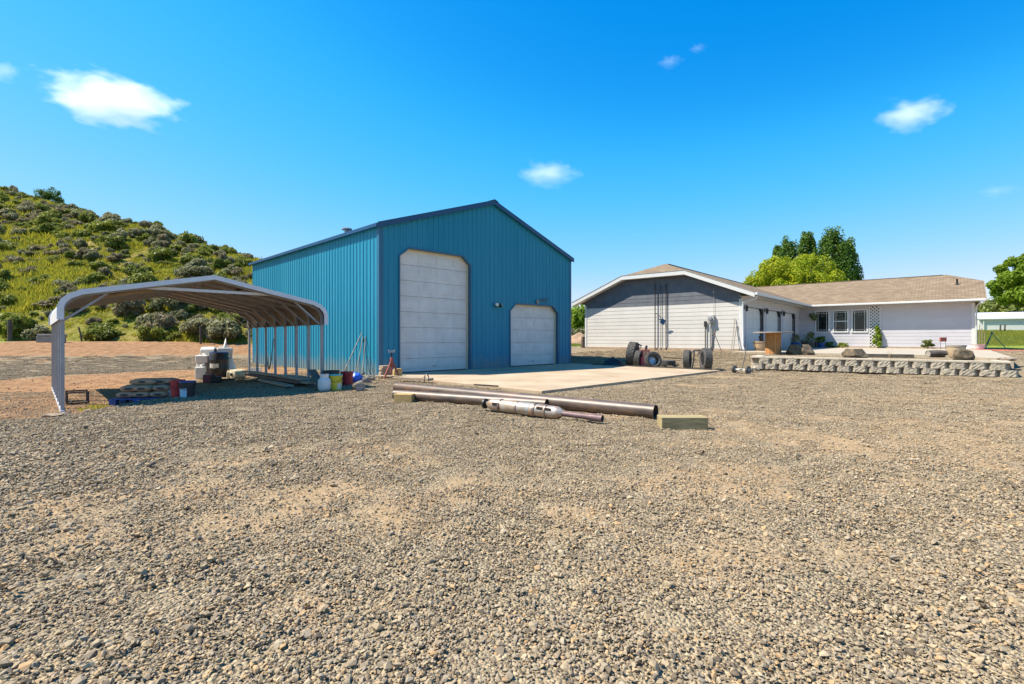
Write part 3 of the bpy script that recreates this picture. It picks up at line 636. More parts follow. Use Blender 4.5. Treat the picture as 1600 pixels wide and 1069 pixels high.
sl = (BP-BH)/(BW/2)
for s in (-1, 1):
    ex = -.13 if s < 0 else BW+.13; ez = BH-.13*sl
    mb = MB(); pts = [(ex, -.1, ez), (BW/2, -.1, BP), (BW/2, BD+.1, BP), (ex, BD+.1, ez)]
    mb.prism(pts, (0, 0, -.035)); rf = mb.build('roof_slope', M['navy'], barn)
    mb = MB(); mb.prism([(ex, -.135, ez+.03), (BW/2, -.135, BP+.03), (BW/2, -.135, BP-.15), (ex, -.135, ez-.15)], (0, .03, 0)); mb.build('rake_trim', M['navy'], rf)
    mb = MB(); mb.box(min(ex, ex+s*.03), max(ex, ex+s*.03), -.09, BD+.1, ez-.11, ez+.0); mb.build('eave_trim', M['navy'], rf)
mb = MB(); mb.prism([(BW/2-.22, -.16, BP-.03), (BW/2, -.16, BP+.055), (BW/2+.22, -.16, BP-.03), (BW/2, -.16, BP+.02)], (0, BD+.3, 0)); mb.build('ridge_cap', M['navy'], barn)
mb = MB(); mb.lathe([(.09, 0), (.09, .28)], 14, TR((1.0, 4.2, BH+.3))); mb.lathe([(.20, .26), (.20, .31), (.02, .37)], 14, TR((1.0, 4.2, BH+.3))); mb.build('roof_vent', M['galv'], barn, 40)
def over_door(d, nsec):
    x0, x1, h, c, dn = d
    root = MB(); yb = .17
    out = [(x0, -.06), (x0, h-dn), (x0+c, h), (x1-c, h), (x1, h-dn), (x1, -.06)]
    def strip(pts, w, ya, yb_):                                             # a flat band of width w outside the opening
        m_ = MB(); o2 = []
        cxm, cz = (x0+x1)/2, h*.45
        n_ = len(pts)
        for i, p in enumerate(pts):
            a = pts[max(i-1, 0)]; b = pts[min(i+1, n_-1)]
            def nrm(u, v): L_ = math.hypot(v[0]-u[0], v[1]-u[1]); return (-(v[1]-u[1])/L_, (v[0]-u[0])/L_)
            if i == 0: nx, nz_ = nrm(p, b)
            elif i == n_-1: nx, nz_ = nrm(a, p)
            else:
                n1, n2 = nrm(a, p), nrm(p, b); k_ = 1+n1[0]*n2[0]+n1[1]*n2[1]; nx, nz_ = (n1[0]+n2[0])/k_, (n1[1]+n2[1])/k_
            o2.append((p[0]+nx*w, p[1]+nz_*w))
        for i in range(n_-1):
            m_.prism([(pts[i][0], ya, pts[i][1]), (pts[i+1][0], ya, pts[i+1][1]), (o2[i+1][0], ya, o2[i+1][1]), (o2[i][0], ya, o2[i][1])], (0, yb_-ya, 0))
        return m_
    dr = MB(); dr.box(x0-.02, x1+.02, yb+.05, yb+.07, -.03, h+.02); door = dr.build('overhead_door', M['door'], barn)
    sh = h/nsec
    for k in range(nsec):
        mb = MB(); a, b = k*sh+.07*(k == 0)+.004, (k+1)*sh-.006
        mb.box(x0-.01, x1+.01, yb, yb+.045, a, b)
        mb.box(x0-.01, x1+.01, yb-.007, yb+.001, a+.0, a+.05); mb.box(x0-.01, x1+.01, yb-.007, yb+.001, b-.05, b-.0)
        nn_ = 4; ww = (x1-x0)/nn_
        for j in range(nn_): mb.box(x0+j*ww+.09, x0+(j+1)*ww-.09, yb-.012, yb+.001, a+.12, b-.12)
        mb.build('section', M['door'], door, bevel=.004)
    mb = MB(); mb.box(x0, x1, yb-.015, yb+.04, -.02, .07); mb.build('bottom_seal', M['black'], door)
    mb = MB(); xm = (x0+x1)/2; mb.tube([(xm-.07, yb-.01, .24), (xm-.06, yb-.05, .24), (xm+.06, yb-.05, .24), (xm+.07, yb-.01, .24)], .009, 6); mb.build('handle', M['darkmetal'], door, 60)
    strip(out, .055, -.040, yb+.0).build('door_trim', M['bluetrim'], door)
    inn = [(x0+.045, 0.0), (x0+.045, h-dn-.01), (x0+c+.01, h-.045), (x1-c-.01, h-.045), (x1-.045, h-dn-.01), (x1-.045, 0.0)]
    strip(inn, .042, yb-.06, yb-.012).build('door_stop', M['seal'], door)
over_door(DOORS[0], 8); over_door(DOORS[1], 5)
fl = MB(); fl.box(5.17, 5.33, -.09, -.02, 2.50, 2.62); flo = fl.build('flood_light', M['black'], barn, bevel=.01)
for dx, dy in ((-.10, -.02), (.12, 0)):
    mb = MB(); Mx = TR((5.25+dx, -.12, 2.55), R(-25 if dx < 0 else 35), R(70)); mb.lathe([(.02,-.10),(.05,-.06),(.085,.03),(.085,.06)], 14, Mx); l = mb.build('lamp_head', M['black'], flo, 40)
    mb = MB(); mb.lathe([(.076,.055),(.078,.066),(.04,.075)], 14, Mx); mb.build('lens', M['lampglass'], l, 40)
# antler-like dry branch over the small door
t = thing('dry_branch', 'dry twisted branch hung above the smaller workshop door', 'branch', BARN.w(7.75, -.06, 2.85), BARN.a)
mb = MB(); mb.tube([(-.16,0,-.1),(-.1,-.03,.03),(0,-.05,.02),(.25,-.04,.07),(.5,-.05,.1),(.62,-.05,.16)], [.03,.028,.022,.018,.013,.006], 6)
mb.tube([(.2,-.04,.06),(.35,-.08,-.02),(.55,-.07,-.06)], [.014,.012,.005], 6); mb.tube([(.38,-.05,.09),(.48,-.08,.2)], [.012,.005], 6); mb.tube([(.05,-.05,.03),(.12,-.08,.14),(.2,-.07,.17)], [.014,.01,.004], 6)
mb.build('twigs', M['bark'], t, 60)
mb = MB(); mb.lathe([(.0,-.02),(.08,-.015),(.09,.02),(.05,.05),(0,.055)], 10, TR((-.12,-.03,-.02), 0, R(90))); mb.build('burl', M['greywood'], t, 60)
# concrete apron before the doors
t = MB(); t.box(0, BW, -7.0, -.0, -.15, .055)
ap = t.build('concrete_apron', M['concrete'], None, bevel=.015); ap.location = BARN.o; ap.rotation_euler = (0, 0, BARN.a); tag(ap, kind='structure')

# ---------------------------------------------------------------- open carport
port = thing('carport', 'open white metal carport on thin legs beside the workshop', 'carport', PORT.o, PORT.a)
half = [(0, 1.74), (0, 1.985), (.045, 2.10), (.14, 2.20), (.33, 2.29)]
PROF = half+[(PW/2, 2.75)]+[(PW-x, z) for x, z in reversed(half)]
def leglow(x, y): a = PORT.w(x, y); return tz(a[0], a[1])-a[2]-.03
bows = np.linspace(.03, PL-.03, 8); inner = [(x+(.05 if x < PW/2 else -.05 if x > PW/2 else 0), z-.055) for x, z in PROF]
for y in bows:
    for s in (0, 1):
        x = .05 if s == 0 else PW-.05
        mb = MB(); mb.box(x-.03, x+.03, y-.03, y+.03, leglow(x, y), 1.93); mb.build('leg', M['galv'], port)
    mb = MB(); pp = [p for p in inner if p[1] > 1.9]
    for a, b in zip(pp[:-1], pp[1:]): mb.bar((a[0], y, a[1]), (b[0], y, b[1]), .057, .057, (0, 1, 0))
    bw = mb.build('roof_bow', M['galv'], port)
    for s in (0, 1):
        x0, x1 = (.06, .72) if s == 0 else (PW-.06, PW-.72)
        mb = MB(); mb.bar((x0, y+.03, 1.72), (x1, y+.03, 2.29), .04, .05, (0, 1, 0)); mb.build('brace', M['galv'], bw)
for s in (0, 1):
    x = .05 if s == 0 else PW-.05
    mb = MB(); za, zb = leglow(x, 0)+.03, leglow(x, PL)+.03; mb.bar((x, -.06, za+.02), (x, PL+.06, zb+.02), .06, .05); mb.build('base_rail', M['cpsheet'], port)
mb = MB(); mb.bar((1.1, .06, 2.44), (PW-1.1, .06, 2.44), .05, .06); mb.build('peak_brace', M['cpsheet'], port)
mb = MB(); mb.bar((.55, .9, 2.23), (1.5, .5, 2.42), .09, .05); mb.build('peak_brace', M['lumber'], port)
def sheet_profile(pr, off):
    out = []
    for i in range(len(pr)-1):
        a, b = Vector((*pr[i], 0)), Vector((*pr[i+1], 0)); d = b-a; L_ = d.length; d.normalize(); nrm = Vector((-d.y, d.x, 0))
        k = max(1, int(L_/.25)); st = L_/k
        for j in range(k):
            c = st*(j+.5)
            rh = .02 if L_ > .5 else 0
            for q, h in ((c-.05, 0), (c-.025, rh), (c+.025, rh), (c+.05, 0)) if rh else ((0, 0),): out.append(a+d*q+nrm*(h+off))
    e = Vector((*pr[-1], 0)); d = (e-Vector((*pr[-2], 0))).normalized(); out.append(e+Vector((-d.y, d.x, 0))*off); return out
for nm, off, mt in (('roof_sheet', .006, 'cpsheet'), ('roof_underside', -.006, 'cpunder')):
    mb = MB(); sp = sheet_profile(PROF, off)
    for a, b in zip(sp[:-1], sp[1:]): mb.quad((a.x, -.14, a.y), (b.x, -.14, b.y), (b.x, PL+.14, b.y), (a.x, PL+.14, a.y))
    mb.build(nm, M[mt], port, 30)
for y in (-.155, PL+.145):
    mb = MB()
    def offp(i, o):
        a = Vector(PROF[max(i-1, 0)]); b = Vector(PROF[min(i+1, len(PROF)-1)]); d = (b-a).normalized(); return Vector(PROF[i])+Vector((-d.y, d.x))*o
    for i in range(len(PROF)-1):
        q = [offp(i, .035), offp(i+1, .035), offp(i+1, -.065), offp(i, -.065)]
        mb.prism([(p.x, y, p.y) for p in q], (0, .012, 0))
    mb.build('edge_trim', M['cpsheet'], port)
# black pipes stored across the roof bows
for k, (x, z, l) in enumerate(((3.28, 2.49, 1.6), (3.42, 2.475, 1.9), (1.32, 2.415, 1.5))):
    t = MB(); t.tube([(x, .02, z+.07), (x, .05, z+.07), (x, l, z+.065)], .045, 14); o = t.build('stored_pipe', M['black'], None, 50)
    o.location = PORT.o; o.rotation_euler = (0, 0, PORT.a)
    tag(o, ('black pipe stored on the carport roof brace, nearer the peak', 'black pipe stored on the carport roof brace, farther from the peak', 'black pipe stored at the low left end of the roof brace')[k], 'pipe')

# ---------------------------------------------------------------- the ranch house
house = thing('ranch_house', 'pale single-storey house with tan shingle roof and three garage doors', 'house', HOUSE.o, HOUSE.a)
GWID, GLEN, OF, OG, OWG, PITCH = 8.8, 12.0, .70, .40, .61, .396
WLEN, WEAVE, WRIDGE = 8.37, GLEN-.61, 4.58
EZ = 2.75
def gable_top(x): return min(EZ+PITCH*(OF+min(-x, x+GWID)), EZ+PITCH*(OF+2.64))-.16
def lap_boards(parent, P, u0, u1, z0, top, openings, m_low, m_up=None, split=99, ex=.205):
    """overlapping boards, one object each; top(u) cuts the ends under a gable"""
    z = z0; k = 0
    while True:
        za, zb = z, z+ex+.012
        def span(h):
            us = np.linspace(u0, u1, 221); ok = [u for u in us if top(u) >= h-1e-6]; return (min(ok), max(ok)) if len(ok) > 1 else None
        sa, sb = span(za), span(zb)
        if sa is None: break
        if sb is None: sb = sa; zb = min(zb, top((sa[0]+sa[1])/2))
        if zb-za < .03: break
        cuts = sorted([(a, b) for a, b, c, d in openings if c < zb-.06 and d > za+.06]); segs = []; p = None
        lo, hi = (sa, sb), None
        edges = [('L', None)]; start = (sa[0], sb[0])
        for a, b in cuts:
            if a > start[0]+.01: segs.append((start, (a, a)))
            start = (b, b)
        if sa[1] > start[0]+.01: segs.append((start, (sa[1], sb[1])))
        for (a0, a1), (b0, b1) in segs:
            mb = MB(); t0, t1 = .014, .005
            v = [P(a0, 0, za), P(a0, t0, za), P(a1, t1, zb), P(a1, 0, zb), P(b0, 0, za), P(b0, t0, za), P(b1, t1, zb), P(b1, 0, zb)]
            mb.add(v, [(0,1,2,3), (7,6,5,4), (1,5,6,2), (0,4,5,1), (2,6,7,3)])
            mb.build('siding_board', M[m_up if (m_up and z >= split) else m_low], parent)
        z += ex; k += 1
        if k > 40: break
def backing(name, P, u0, u1, z0, top, openings, mt, parent, th=.1):
    br = sorted({u0, u1, *[a for o in openings for a in o[:2] if u0 < a < u1], *np.linspace(u0, u1, 12)}); mb = MB()
    for a, b in zip(br[:-1], br[1:]):
        zs = [z0]
        for o in sorted(openings, key=lambda q: q[2]):
            if o[0] <= (a+b)/2 <= o[1]: zs += [o[2], o[3]]
        zs.append(None)
        for i in range(0, len(zs), 2):
            lo = zs[i]; ha, hb = (top(a), top(b)) if zs[i+1] is None else (zs[i+1], zs[i+1])
            if min(ha, hb)-lo < .02: continue
            q = [P(a, 0, lo), P(b, 0, lo), P(b, 0, hb), P(a, 0, ha)]; q2 = [P(a, -th, lo), P(b, -th, lo), P(b, -th, hb), P(a, -th, ha)]
            mb.add(q+q2, [(0,1,2,3), (7,6,5,4), (0,4,5,1), (1,5,6,2), (2,6,7,3), (3,7,4,0)])
    return mb.build(name, M[mt], parent)
Pg = lambda u, o, z: (u, -o, z)                 # gable wall
Pf = lambda u, o, z: (o, u, z)                  # wall with the garage doors
Pw = lambda u, o, z: (u, GLEN-o, z)             # wing wall with the windows
Pe = lambda u, o, z: (WLEN+o, GLEN+u, z)        # far end of the wing
gw = backing('gable_wall', Pg, -GWID, 0, .12, gable_top, [], 'sidingcream', house)
lap_boards(gw, Pg, -GWID, 0, .12, gable_top, [], 'sidingcream', 'sidinggrey', 2.35)
GD_ = [(.66, 3.42, 0, 2.18), (4.16, 6.92, 0, 2.18), (7.66, 10.42, 0, 2.18)]
flat = lambda h: (lambda u: h)
fwall = backing('garage_front_wall', Pf, .0, GLEN, .02, flat(2.64), GD_, 'siding', house)
lap_boards(fwall, Pf, .12, GLEN, .05, flat(2.63), GD_, 'siding')
# wing wall openings measured on the wall
def su(px): r = (px-800)/FPX; c, s = HOUSE.c, HOUSE.s; o = HOUSE.w(0, GLEN); return (r*o[1]-o[0])/(c-r*s)
def sz(px, py): u = su(px); p = HOUSE.w(u, GLEN); return HC-(py-528)/FPX*p[1]-HOUSE.o[2]
WIN = [(su(1273.5), su(1296.5), sz(1285, 520), sz(1285, 485.5)), (su(1301.2), su(1326), sz(1313, 519.8), sz(1313, 484.5)), (su(1330.2), su(1356.4), sz(1343, 519.8), sz(1343, 483.2))]
ww_ = backing('wing_wall', Pw, 0, WLEN, .10, flat(2.66), WIN, 'siding', house)
lap_boards(ww_, Pw, 0, WLEN, .12, flat(2.65), WIN, 'siding')
backing('wing_end_wall', Pe, .0, 8.0, .1, flat(2.62), [], 'siding', house)
mb = MB(); mb.box(-GWID+.03, -.03, -.05, .1, -.25, .125); mb.box(.0, WLEN-.02, GLEN-.06, GLEN+.05, -.1, .115); mb.build('footing', M['found'], house)
mb = MB()
for u0, u1, fn in ((-GWID-.02, -GWID+.09, Pg), (-.10, .005, Pg)):
    q = [fn(u0, .0, .1), fn(u1, .0, .1), fn(u1, .036, .1), fn(u0, .036, .1)]; mb.prism(q, (0, 0, 2.42))
mb.box(.0, .036, -.036, .11, .05, 2.55); mb.box(WLEN-.1, WLEN+.04, GLEN-.037, GLEN+.0, .1, 2.55); mb.build('corner_board', M['white'], house)
# roofs
def roof_face(pts, o, eu, ev, mt='shingle'):
    mb = MB(); O, U, V = Vector(o), Vector(eu).normalized(), Vector(ev).normalized(); P_ = [Vector(p) for p in pts]
    mb.poly(P_, [((p-O).dot(U), (p-O).dot(V)) for p in P_]); return mb
KZ = EZ+PITCH*(OF+2.64); RZ = EZ+PITCH*(OF+GWID/2); c = -GWID/2; yE = 20.0
rb = MB(); rb.box(c-.1, c+.1, 1.5, yE-.1, RZ-.1, RZ+.012); groof = rb.build('garage_roof', M['shingle'], house)
def slab(nm, pts, o, eu, ev, parent):
    f = roof_face(pts, o, eu, ev); n0 = len(pts); P_ = [Vector(p) for p in pts]
    f.add([p-Vector((0,0,.06)) for p in P_], [tuple(reversed(range(n0)))])
    for i in range(n0): j = (i+1) % n0; f.quad(P_[i], P_[j], P_[j]-Vector((0,0,.06)), P_[i]-Vector((0,0,.06)))
    return f.build(nm, M['shingle'], parent)
slab('roof_slope', [(OF, -OG, EZ), (OF, yE, EZ), (c, yE, RZ), (c, 1.33, RZ), (c+1.76, -OG, KZ)], (OF, -OG, EZ), (0,1,0), (-1,0,PITCH), groof)
slab('roof_slope', [(-GWID-OF, yE, EZ), (-GWID-OF, -OG, EZ), (c-1.76, -OG, KZ), (c, 1.33, RZ), (c, yE, RZ)], (-GWID-OF, -OG, EZ), (0,1,0), (1,0,PITCH), groof)
slab('hip_clip', [(c-1.76, -OG, KZ), (c+1.76, -OG, KZ), (c, 1.33, RZ)], (c-1.76, -OG, KZ), (1,0,0), (0,1.73,RZ-KZ), groof)
XE = WLEN+.47; WR = EZ+PITCH*WRIDGE; yr = WEAVE+WRIDGE; yb2 = WEAVE+2*WRIDGE; ky = 3.0; kz = EZ+PITCH*ky
rb = MB(); rb.box(c+.3, XE-1.8, yr-.1, yr+.1, WR-.1, WR+.012); wroof = rb.build('wing_roof', M['shingle'], house)
slab('roof_slope', [(c+.2, WEAVE, EZ), (XE, WEAVE, EZ), (XE, WEAVE+ky, kz), (XE-1.6, yr, WR), (c+.2, yr, WR)], (c, WEAVE, EZ), (1,0,0), (0,1,PITCH), wroof)
slab('roof_slope', [(XE, yb2, EZ), (c+.2, yb2, EZ), (c+.2, yr, WR), (XE-1.6, yr, WR), (XE, yb2-ky, kz)], (c, yb2, EZ), (1,0,0), (0,-1,PITCH), wroof)
slab('hip_clip', [(XE, WEAVE+ky, kz), (XE, yb2-ky, kz), (XE-1.6, yr, WR)], (XE, WEAVE+ky, kz), (0,1,0), (-1,0,.4), wroof)
# fascia along the clipped gable, soffits and gutters
fp = [(-GWID-OF, EZ), (c-1.76, KZ), (c+1.76, KZ), (OF, EZ)]
for (a, za), (b, zb) in zip(fp[:-1], fp[1:]):
    mb = MB(); mb.prism([(a, -OG-.022, za-.005), (b, -OG-.022, zb-.005), (b, -OG-.022, zb-.21), (a, -OG-.022, za-.21)], (0, .024, 0)); mb.build('fascia', M['fascia'], groof)
    mb = MB(); mb.prism([(a, -OG-.035, za+.03), (b, -OG-.035, zb+.03), (b, -OG-.035, zb-.004), (a, -OG-.035, za-.004)], (0, .05, 0)); mb.build('drip_edge', M['greywood'], groof)
    mb = MB(); mb.quad((a, -OG, za-.20), (b, -OG, zb-.20), (b, 0, zb-.20), (a, 0, za-.20)); mb.build('rake_soffit', M['white'], groof)
mb = MB(); mb.quad((0, -OG, EZ-.14), (OF, -OG, EZ-.14), (OF, GLEN, EZ-.14), (0, GLEN, EZ-.14)); mb.build('soffit', M['sidingcream'], groof)
mb = MB(); mb.quad((0, WEAVE, EZ-.143), (XE, WEAVE, EZ-.143), (XE, GLEN, EZ-.143), (0, GLEN, EZ-.143)); mb.build('soffit', M['sidingcream'], wroof)
def gutter(x0, x1, y0, y1, parent):
    mb = MB(); mb.box(x0, x1, y0, y1, EZ-.125, EZ-.008); mb.build('gutter', M['fascia'], parent, bevel=.02)
gutter(OF, OF+.12, -OG-.02, WEAVE-.13, groof); gutter(OF+.0, XE, WEAVE-.12, WEAVE, wroof)
mb = MB(); mb.prism([(XE, WEAVE-.02, EZ), (XE, WEAVE+ky, kz), (XE, WEAVE+ky, kz-.1), (XE, WEAVE-.02, EZ-.1)], (.022, 0, 0)); mb.build('fascia', M['greywood'], wroof)
mb = MB(); mb.tube([(OF+.06, -.33, EZ-.16), (OF+.05, -.33, EZ-.26), (.09, -.12, EZ-.42), (.09, -.10, EZ-.52), (.09, -.10, .25), (.15, -.16, .1)], .045, 8); mb.build('downspout', M['white'], house, 60)
mb = MB(); mb.tube([(XE-.25, WEAVE+.03, EZ-.22), (WLEN+.09, GLEN-.08, EZ-.42), (WLEN+.09, GLEN-.08, .1)], .04, 8); mb.build('downspout', M['white'], house, 60)
mb = MB(); mb.lathe([(.05, 0), (.05, .36), (.055, .37)], 12, TR((XE-1.15, WEAVE+2.55, EZ+PITCH*2.55-.05))); mb.lathe([(.13, -.01), (.06, .07)], 12, TR((XE-1.15, WEAVE+2.55, EZ+PITCH*2.55-.02))); mb.build('vent_pipe', M['darkmetal'], wroof, 50)
# garage doors of the house, set back in dark reveals
for a, b, z0, h in GD_:
    mb = MB(); mb.box(-.16, -.14, a, b, .02, h+.02); d = mb.build('garage_door', M['white'], house)
    for k in range(4):
        mb = MB(); z_ = .03+k*(h-.03)/4; mb.box(-.14, -.10, a, b, z_, z_+(h-.03)/4-.008)
        for j in range(4): mb.box(-.10, -.092, a+.1+j*(b-a)/4, a+(j+1)*(b-a)/4-.1, z_+.1, z_+(h-.03)/4-.1)
        mb.build('section', M['white'], d, bevel=.004)
    mb = MB(); mb.box(-.14, .03, a-.07, a, .02, h+.06); mb.box(-.14, .028, a, b, h, h+.06); mb.build('door_frame', M['siding'], d)
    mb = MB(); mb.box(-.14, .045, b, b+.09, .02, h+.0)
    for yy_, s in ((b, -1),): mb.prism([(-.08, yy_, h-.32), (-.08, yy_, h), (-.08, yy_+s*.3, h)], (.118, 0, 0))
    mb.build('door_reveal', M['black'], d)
for y in (.30, 3.79, 7.29):
    mb = MB(); mb.box(.024, .05, y-.04, y+.04, 2.02, 2.22); w_ = mb.build('wall_lantern', M['black'], house)
    mb = MB(); mb.lathe([(.03,-.16),(.055,-.14),(.075,.04),(.09,.05),(.02,.13)], 8, TR((.15, y, 2.08))); mb.build('lantern_cage', M['darkmetal'], w_, 30)
    mb = MB(); mb.tube([(.05, y, 2.2), (.1, y, 2.26), (.15, y, 2.2)], .012, 6); mb.build('lantern_arm', M['black'], w_, 60)
# windows with prairie bars, swagged curtains and a room behind
for i, (a, b, z0, z1) in enumerate(WIN):
    yq = GLEN; mb = MB(); fwid = .075
    for q in ((a, b, z0, z0+fwid), (a, b, z1-fwid, z1), (a, a+fwid, z0+fwid, z1-fwid), (b-fwid, b, z0+fwid, z1-fwid)): mb.box(q[0], q[1], yq-.06, yq+.06, q[2], q[3])
    wd = mb.build('window', M['white'], house, bevel=.008)
    mb = MB(); mb.box(a+fwid, b-fwid, yq-.004, yq+.004, z0+fwid, z1-fwid); mb.build('pane', M['glass'], wd)
    mb = MB(); g = .17
    for x in (a+g, b-g): mb.box(x-.011, x+.011, yq-.014, yq-.006, z0+fwid, z1-fwid)
    for z in (z0+g, z1-g): mb.box(a+fwid, b-fwid, yq-.0135, yq-.0065, z-.011, z+.011)
    if i == 1: zm = (z0+z1)/2; mb.box(a+fwid, b-fwid, yq-.03, yq+.03, zm-.03, zm+.03)
    mb.build('glazing_bar', M['white'], wd)
    mb = MB(); n_ = 16
    for k in range(n_):
        u0, u1 = k/n_, (k+1)/n_
        def drop(u): return .16+.26*math.sin(math.pi*u)+.30*(abs(u-.5) > .4)
        def dep(u): return .16+.03*math.sin(u*40)
        xa, xb_ = a+u0*(b-a), a+u1*(b-a)
        mb.quad((xa, yq+dep(u0), z1), (xb_, yq+dep(u1), z1), (xb_, yq+dep(u1), z1-drop(u1)), (xa, yq+dep(u0), z1-drop(u0)))
    mb.build('curtain', M['curtain'], wd, recalc=False)
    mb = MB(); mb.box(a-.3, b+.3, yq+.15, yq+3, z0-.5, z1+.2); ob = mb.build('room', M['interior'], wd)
mb = MB(); n_ = 0; a, b = su(1357.8), su(1376); zt, zb_ = 2.54, .12
mb.box(a, a+.04, GLEN-.075, GLEN-.03, zb_, zt); mb.box(b-.04, b, GLEN-.075, GLEN-.03, zb_, zt); latt = mb.build('lattice', M['white'], house)
mb = MB(); mb.box(a+.02, b-.02, GLEN-.042, GLEN-.027, zb_, zt); mb.build('recess_shade_panel', M['black'], latt)  # flat black panel painted in for the shaded recess behind the slats
st = .19
for sgn in (1, -1):
    yv = GLEN-.06 if sgn > 0 else GLEN-.048
    k = -30
    while k < 60:
        z0_ = zb_+k*st; k += 1
        pa, pb = (a, z0_ if sgn > 0 else z0_+(b-a)), (b, z0_+(b-a) if sgn > 0 else z0_)
        def clip(p, q):
            (x0, za), (x1, zb2) = p, q
            if max(za, zb2) <= zb_ or min(za, zb2) >= zt: return None
            def at(z): return x0+(z-za)/(zb2-za)*(x1-x0)
            P2 = []
            for (x, z) in (p, q):
                if z < zb_: x, z = at(zb_), zb_
                elif z > zt: x, z = at(zt), zt
                P2.append((x, z))
            return P2
        r_ = clip(pa, pb)
        if r_ and abs(r_[0][0]-r_[1][0]) > .05:
            m2 = MB(); m2.bar((r_[0][0], yv, r_[0][1]), (r_[1][0], yv, r_[1][1]), .008, .05); m2.build('lattice_slat', M['white'], latt)
# patio slab before the house
mb = MB(); mb.prism([(.02, -1.25, -.3), (7.7, -1.55, -.3), (8.3, -3.3, -.3), (8.9, -3.3, -.3), (8.9, GLEN-.1, -.3), (.02, GLEN-.05, -.3)], (0, 0, .335))
pa = mb.build('patio', M['patio'], None, bevel=.01); pa.location = HOUSE.o; pa.rotation_euler = (0, 0, HOUSE.a); tag(pa, kind='structure')

# ---------------------------------------------------------------- retaining wall of split-face blocks
WA, WB, WTOP = Vector((9.02, 18.5)), Vector((14.5, 14.35)), .57
wdir = (WB-WA).normalized(); wlen = (WB-WA).length; wang = math.atan2(wdir.y, wdir.x)
rw = thing('retaining_wall', 'low retaining wall of rough tan concrete blocks with flat caps', 'retaining wall', (WA.x, WA.y, 0), wang)
def rough_block(w, d, h):
    """a block with a broken, chamfered face and tapering sides"""
    nx, nz_ = 7, 4; mb = MB(); vs_ = []
    for j in range(nz_+1):
        for i in range(nx+1):
            u, v = i/nx, j/nz_
            edge = min(u, 1-u)
            y = -.02*rng.uniform(.2, 1.3)-(.0 if edge > .12 else -.06*(1-edge/.12)); vs_.append((w*(u-.5), y, h*v))
    fs = [(j*(nx+1)+i, j*(nx+1)+i+1, (j+1)*(nx+1)+i+1, (j+1)*(nx+1)+i) for j in range(nz_) for i in range(nx)]
    n0 = len(vs_); vs_ += [(-w*.38, d, 0), (w*.38, d, 0), (w*.38, d, h), (-w*.38, d, h)]
    a, b, c_, e = 0, nx, nz_*(nx+1)+nx, nz_*(nx+1)
    fs += [tuple(reversed(range(nx+1)))+(n0, n0+1)]
    fs += [tuple(range(nz_*(nx+1), nz_*(nx+1)+nx+1))+(n0+2, n0+3)]
    fs += [tuple(j*(nx+1) for j in range(nz_, -1, -1))+(n0, n0+3), tuple(j*(nx+1)+nx for j in range(nz_+1))+(n0+2, n0+1), (n0, n0+1, n0+2, n0+3)]
    mb.add(vs_, fs); return mb
bmesh_v = [rough_block(.385, .26, .192) for _ in range(6)]
bmeshes = []
for b_ in bmesh_v:
    o = b_.build('block', M['block']); bmeshes.append(o.data); bpy.data.objects.remove(o)
def course(parent, n, step, z, x0, y0=0, rz=0, jit=.012):
    for i in range(n):
        Mx = TR((0, 0, 0), rz); p = Mx @ Vector((x0+i*step, y0, 0))
        link_mesh('block', random.choice(bmeshes), parent, (p.x, p.y, z), (0, 0, rz+random.uniform(-.02, .02)), (1, 1, 1))
nb = int(wlen/.445)
course(rw, nb+1, .445, WTOP-.08-.385, .2, -.03); course(rw, nb, .445, WTOP-.08-.19, .42, -.015)
mb = MB(); mb.box(-.02, wlen+.02, .075, .3, WTOP-.5, WTOP-.085); mb.build('wall_core', M['found'], rw)
ncap = 15; cl = (wlen+.1)/ncap; cmesh = None
for i in range(ncap):
    mb = MB(); L_ = cl-.006; mb.box(-L_/2, L_/2, -.022-random.uniform(0, .012), .26, 0, .062); cs = mb.build('cap_stone', M['cap'], rw, bevel=.008); cs.location = (cl*(i+.5)-.05, 0, WTOP-.072+random.uniform(-.004, .004))
for side_, xx_ in ((0, -.02), (1, wlen+.0)):                                # short returns at both ends
    for row in range(2):
        for i in range(3):
            b_ = link_mesh('block', random.choice(bmeshes), rw, (xx_+(-.03 if side_ == 0 else .03), .22+i*.44+row*.15, WTOP-.08-.385+row*.195), (0, 0, R(-90 if side_ == 0 else 90)))
    for i in range(3):
        mb = MB(); mb.box(-.21, .21, -.06, .25, 0, .075); cs = mb.build('cap_stone', M['cap'], rw, bevel=.008); cs.location = (xx_+(.0 if side_ == 0 else 0), .48+i*.43, WTOP-.082); cs.rotation_euler = (0, 0, R(-90 if side_ == 0 else 90))
# gravel terrace behind it
a2, b2 = WA-wdir*.1, WB+wdir*.05; nv = Vector((-wdir.y, wdir.x)); TX = []; TYs = []
us, vs2 = np.linspace(0, wlen+.0, 60), np.linspace(.1, 3.6, 26); U, V = np.meshgrid(us, vs2)
X = WA.x+wdir.x*U+nv.x*V; Y = WA.y+wdir.y*U+nv.y*V
Zt = WTOP-.05+.03*ss(.5, 3, V)+.015*fbm(X, Y, 1.4, 6.6)
tr_ = tag(grid_object('terrace', X, Y, Zt, M['ground'], {'dirt': np.zeros(X.shape), 'grass': np.zeros(X.shape), 'sand': np.full(X.shape, .35)}), kind='structure')
n = 520; u = rng.uniform(.1, wlen-.05, n); v = rng.uniform(.35, 3.3, n); x = WA.x+wdir.x*u+nv.x*v; y = WA.y+wdir.y*u+nv.y*v
hu, hv = HOUSE.inv(x, y); k = hv < -1.35; x, y, v = x[k], y[k], v[k]; n = len(x)
